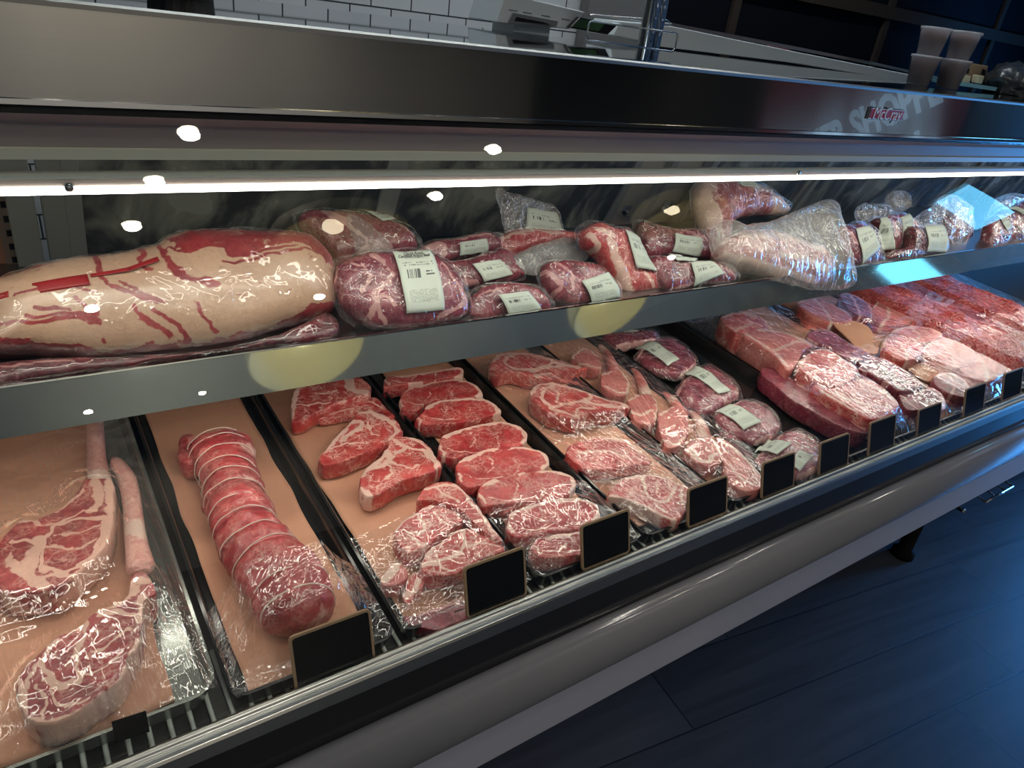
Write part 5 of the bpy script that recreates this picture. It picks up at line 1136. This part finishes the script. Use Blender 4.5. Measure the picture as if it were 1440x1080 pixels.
# printed words on that label
def label_words(root, pts, plane, surf, words, size):
    p0, eu, ev, n, P2, VV = surf; hh = (VV - p0) @ n
    for w, (x, y), dx in words:
        a, b = at(x, y, plane), at(x + dx[0], y + dx[1], plane)
        d = np.linalg.norm(P2 - np.array([(a - p0) @ eu, (a - p0) @ ev]), axis=1); k = np.argsort(d)[:6]; h = hh[k].max() + .0056
        tx = (b - a) / np.linalg.norm(b - a); ty = np.cross(n, tx)
        text('label_print', w, a + n * h, np.stack([tx, ty, n], 1), size, M['ink'], root, .0003)
label_words(lab_big, None, pl_, fs, [('Chuck Roast', B6([(503, 393)])[0], (10, -.8)), ('Certified Angus Beef', B6([(505, 405)])[0], (10, -.8))], .0062)
SH = [
 ('upper labelled pack lying behind the largest roast pack', B6([(60, 195), (140, 180), (240, 186), (330, 200), (420, 222), (500, 262), (552, 320), (535, 350), (400, 362), (300, 372), (220, 400), (175, 350), (120, 285), (75, 235)]), 1.05, 1.03, 45, .036, .03, 'chuck', B6([(318, 198), (385, 192), (442, 245), (385, 258)]), [(14, B6([(160, 200), (200, 240), (240, 250)])), (5, B6([(240, 260), (330, 340), (300, 370)])), (5, B6([(430, 230), (520, 300)]))]),
 ('small pack with a square label behind the stacked pair', B6([(570, 332), (620, 302), (720, 290), (830, 268), (890, 282), (900, 330), (860, 350), (760, 370), (660, 392), (600, 365)]), 1.02, 1.0, 40, .022, .02, 'chuck', B6([(715, 325), (825, 310), (842, 355), (720, 375)]), [(8, B6([(580, 340), (640, 330), (650, 370)])), (4, B6([(700, 300), (850, 280)]))]),
 ('upper pack of the stacked pair right of the largest roast', B6([(655, 400), (750, 382), (860, 352), (930, 342), (985, 420), (1000, 452), (940, 470), (830, 490), (760, 502), (720, 472)]), .955, 1.0, 40, .022, .016, 'purple', B6([(765, 415), (880, 397), (940, 455), (820, 487)]), [(6, B6([(730, 480), (800, 490)])), (3, B6([(680, 395), (860, 355)]))]),
 ('lower pack of the stacked pair, resting on the shelf edge', B6([(770, 565), (800, 512), (870, 482), (960, 480), (1060, 502), (1118, 580), (1060, 602), (930, 622), (800, 636)]), .892, .978, 40, .020, .014, 'purple', B6([(872, 545), (1000, 527), (1060, 600), (925, 622)]), [(3, B6([(800, 540), (900, 500)]))]),
 ('red pack lying at the back below the upright bag', B6([(890, 292), (960, 256), (1080, 256), (1200, 270), (1250, 300), (1150, 305), (1050, 332), (950, 370), (900, 335)]), 1.05, 1.0, 40, .024, .02, 'beef', None, [(4, B6([(900, 300), (1000, 270), (1150, 280)]))]),
 ('bone chop pack with its label on the shelf edge', B6([(1075, 435), (1110, 392), (1220, 387), (1310, 412), (1370, 470), (1402, 515), (1388, 550), (1270, 570), (1190, 575), (1120, 525)]), .90, .982, 42, .024, .016, 'purple', B6([(1218, 490), (1335, 450), (1390, 550), (1275, 575)]), [(6, B6([(1085, 440), (1140, 500), (1130, 530)])), (4, B6([(1120, 400), (1180, 450), (1190, 520)])), (6, B6([(1290, 565), (1390, 530)]))]),
 ('tall upright pack with a long label and orange fat', B7([(70, 480), (150, 432), (270, 465), (360, 480), (450, 650), (520, 760), (550, 870), (470, 880), (360, 905), (300, 850), (180, 650), (90, 570)]), .925, .985, 32, .034, .022, 'beef', B7([(283, 488), (380, 522), (520, 755), (350, 730)]), [(10, B7([(200, 560), (260, 700), (330, 860)])), (6, B7([(120, 480), (220, 520)])), (5, B7([(420, 760), (480, 840)])), (6, B7([(90, 520), (140, 600)]))]),
 ('upper dark pack of the pair left of the pork bag', B7([(430, 425), (480, 432), (640, 470), (800, 477), (880, 600), (888, 660), (780, 652), (600, 640), (490, 640), (450, 535)]), 1.0, 1.02, 40, .028, .02, 'purple', B7([(610, 520), (780, 550), (785, 655), (605, 630)]), [(4, B7([(500, 440), (650, 480), (860, 560)]))]),
 ('lower dark pack of the pair, label hanging over its front', B7([(500, 655), (600, 642), (780, 672), (950, 692), (1030, 780), (1000, 812), (760, 842), (640, 870), (570, 842), (520, 745)]), .905, .985, 40, .026, .016, 'purple', [B7([(712, 700), (850, 685), (918, 770), (750, 845)]), B7([(590, 637), (770, 670), (740, 692), (630, 690)])], [(5, B7([(960, 720), (1020, 790)])), (4, B7([(640, 860), (740, 830)]))]),
 ('first small pack right of the pork bag, wavy label', B8([(255, 455), (330, 440), (400, 422), (480, 482), (520, 650), (500, 690), (360, 710), (300, 652), (265, 560)]), .905, .985, 38, .026, .016, 'purple', B8([(315, 480), (405, 460), (470, 600), (365, 705)]), [(4, B8([(270, 470), (330, 560)]))]),
 ('second small pack right of the pork bag, narrow label', B8([(480, 402), (560, 392), (620, 402), (640, 560), (560, 622), (500, 602), (520, 505)]), .935, .99, 30, .024, .016, 'purple', B8([(487, 402), (530, 392), (570, 600), (500, 604)]), [(3, B8([(560, 400), (600, 500)]))]),
 ('third small pack right of the pork bag, upright label', B8([(570, 392), (650, 362), (700, 382), (750, 440), (760, 520), (720, 600), (610, 650), (640, 560)]), .955, .99, 30, .024, .016, 'chuck', B8([(603, 400), (672, 370), (688, 565), (635, 575)]), [(3, B8([(700, 400), (740, 500)]))]),
 ('fourth small pack right of the pork bag, broad curved label', B8([(700, 455), (760, 452), (880, 452), (920, 580), (900, 630), (760, 642), (700, 660), (560, 655), (600, 600), (700, 580)]), .905, .985, 38, .026, .016, 'dark', B8([(757, 455), (880, 455), (905, 625), (770, 622)]), [(3, B8([(720, 470), (760, 560)]))]),
 ('dark pack behind the blue window reflection', B8([(1195, 430), (1240, 380), (1300, 340), (1340, 420), (1310, 560), (1240, 590), (1195, 580)]), .915, .985, 38, .026, .016, 'purple', B8([(1225, 390), (1250, 390), (1310, 470), (1270, 490)]), [(3, B8([(1210, 440), (1280, 500)]))]),
 ('dark pack at the far right end of the shelf', B8([(1320, 420), (1350, 330), (1440, 280), (1520, 330), (1520, 540), (1420, 560), (1340, 550)]), .93, .985, 38, .030, .016, 'purple', B8([(1310, 330), (1345, 330), (1450, 430), (1425, 445)]), [(4, B8([(1340, 430), (1440, 500)]))]),
]
for lab, px, y0, z0, e, f_, b_, mt, lb_, sm in SH:
    flatpack('vacuum_pack', lab, GS, px, y0, z0, e, f_ * .85, b_, mt, lb_, sm)
def bag(label, px, y0, z0, e, front, back, mat, lab=None, group=None, lump=.008, lumps=22, name='plastic_bag'):
    pl = lean(y0, z0, e)
    root = empty(name, tuple(at(np.mean([p[0] for p in px]), max(p[1] for p in px), pl)), label, 'bag', group)
    f, fs, _ = slab('bag_film', px, pl, front, back, M[mat], root, (), mode='pillow', N=110, rings=22, lump=lump, lumps=lumps, power=2.0)
    if lab: drape('price_label', lab, pl, fs, M['label'], root, .0014)
    return root
bag('clear empty bag with a label standing up behind the packs', B6([(895, 78), (955, 90), (1050, 118), (1140, 152), (1172, 235), (1175, 285), (1080, 262), (945, 292), (925, 240), (905, 160)]), 1.08, 1.02, 25, .008, .006, 'bag', B6([(1015, 155), (1140, 180), (1172, 282), (1010, 250)]))
bag('cloudy pouch flap over the bone chop pack', B6([(962, 372), (1020, 330), (1100, 302), (1220, 282), (1265, 330), (1280, 372), (1220, 388), (1110, 393), (1060, 440), (985, 420)]), .985, 1.01, 42, .012, .006, 'cloudy')
bag('cloudy pouch half covering the upper labelled pack', B6([(255, 190), (330, 205), (420, 270), (460, 335), (400, 355), (310, 345), (265, 280)]), 1.02, 1.035, 45, .012, .004, 'cloudy', lump=.004)
# pork pieces and their bag
flatpack('pork_cut', 'pale folded pork cut with a label, leaning at the back of the shelf', None, B7([(785, 262), (818, 165), (960, 148), (1080, 163), (1200, 222), (1370, 335), (1340, 372), (1200, 372), (1060, 398), (985, 470), (975, 560), (965, 640), (905, 640), (862, 540), (818, 400)]), 1.04, 1.06, 40, .036, .03, 'belly',
    B7([(960, 180), (1060, 175), (1120, 255), (1010, 230)]), [(50, B7([(880, 190), (1000, 180), (1120, 225), (1260, 285), (1350, 350)])), (22, B7([(800, 240), (850, 330), (840, 420)])), (10, B7([(900, 380), (910, 520), (930, 620)])), (-14, B7([(930, 255), (1010, 270), (1090, 320), (1190, 335)])), (-8, B7([(880, 300), (930, 400), (940, 500)]))], grow=1.04, lump=.007, power=2.4)
flatpack('pork_cut', 'long pork belly cut inside the cloudy bag above the shelf edge', None, [(1004, 364), (1012, 345), (1030, 332), (1060, 328), (1090, 330), (1120, 342), (1150, 352), (1165, 375), (1158, 398), (1140, 408), (1110, 402), (1075, 392), (1040, 378)], .915, 1.0, 42, .034, .022, 'belly',
    None, [(14, [(1012, 372), (1060, 385), (1130, 404)]), (9, [(1030, 338), (1090, 340), (1150, 360)]), (8, [(1080, 362), (1130, 378), (1152, 395)]), (-5, [(1020, 356), (1070, 358), (1130, 366)])], grow=1.02, lump=.006)
bag('big cloudy plastic bag draped over the pork and the shelf edge', [(998, 345), (1006, 312), (1040, 318), (1080, 312), (1110, 300), (1140, 288), (1163, 282), (1175, 305), (1188, 350), (1198, 398), (1188, 409), (1150, 413), (1110, 406), (1060, 394), (1020, 380)], .90, 1.0, 42, .052, .026, 'cloudy', lump=.007)
GB = 'loose clear bags at the right of the shelf'
bag('crumpled clear bag standing behind the small packs', B8([(370, 345), (400, 305), (470, 302), (560, 312), (600, 380), (560, 400), (480, 402), (420, 430), (380, 400)]), 1.0, 1.0, 35, .020, .012, 'bag', None, GB, .014, 30)
bag('rounded hazy bag top above the second small pack', B8([(565, 290), (600, 225), (660, 218), (710, 250), (715, 320), (670, 350), (600, 350), (560, 320)]), 1.05, 1.02, 30, .018, .012, 'cloudy', None, GB, .006, 20)
bag('large crumpled clear bag right of the broad curved label', B8([(715, 450), (780, 370), (870, 305), (940, 245), (1060, 292), (1090, 400), (1085, 500), (1050, 570), (930, 592), (900, 500), (850, 450)]), .96, 1.0, 36, .034, .018, 'bag', None, GB, .016, 28)
flatpack('vacuum_pack', 'reddish pack inside the crumpled bag left of the blue reflection', GS, B8([(940, 290), (1000, 262), (1060, 330), (1090, 420), (1080, 540), (1020, 580), (960, 560), (950, 450)]), 1.0, 1.0, 36, .024, .018, 'chuck', None, [(5, B8([(960, 300), (1040, 380)]))])
bag('clear crumpled bag at the far right end behind the last pack', B8([(1200, 400), (1260, 280), (1330, 240), (1440, 250), (1500, 300), (1440, 330), (1330, 340), (1260, 390)]), 1.03, 1.0, 36, .024, .016, 'bag', None, GB, .014, 28)

# ================================================================== LIGHT
w = bpy.data.worlds.new('world'); scn.world = w; w.use_nodes = True
w.node_tree.nodes['Background'].inputs[0].default_value = rgb(.25, .45, .8); w.node_tree.nodes['Background'].inputs[1].default_value = .25
def area(name, loc, rot, sx, sy, power, col):
    l = bpy.data.lights.new(name, 'AREA'); l.shape = 'RECTANGLE'; l.size = sx; l.size_y = sy; l.energy = power; l.color = col
    o = bpy.data.objects.new(name, l); COL.objects.link(o); o.location = loc; o.rotation_euler = rot; return o
PI = math.pi
# daylight through the two storefront openings
area('daylight', (5.7, (YA + YB) / 2, 2.175), (0, PI / 2, 0), .6, .42, 5.0, (.16, .60, 1.0))
area('daylight', (5.7, (YC + YD) / 2, .575), (0, PI / 2, 0), 1.05, .84, 175, (.06, .34, 1.0))
# added tube light, unseen, to brighten the tile wall, counter and cups
tl = empty('added_tube', (.9, 1.5, 2.76), 'added unseen tube light that brightens the tile wall and the cups', 'ceiling light')
MB().box(.2, 2.9, 1.45, 1.55, 2.74, 2.79).build('added_tube_housing', M['white_metal'], tl)
MB().box(.22, 2.88, 1.46, 1.54, 2.735, 2.74).build('added_diffuser', emis('added_tube_glow', rgb(.86, .95, 1.0), 24.0), tl)

vs = scn.view_settings; scn.display_settings.display_device = 'sRGB'
vs.view_transform = 'Standard'; vs.look = 'None'; vs.exposure = 0.12; vs.gamma = 1.0; vs.use_curve_mapping = False
cy = scn.cycles
cy.max_bounces = 10; cy.transparent_max_bounces = 24; cy.glossy_bounces = 5; cy.diffuse_bounces = 3; cy.transmission_bounces = 4
cy.caustics_reflective = False; cy.caustics_refractive = False; cy.sample_clamp_indirect = 4.0; cy.use_denoising = True
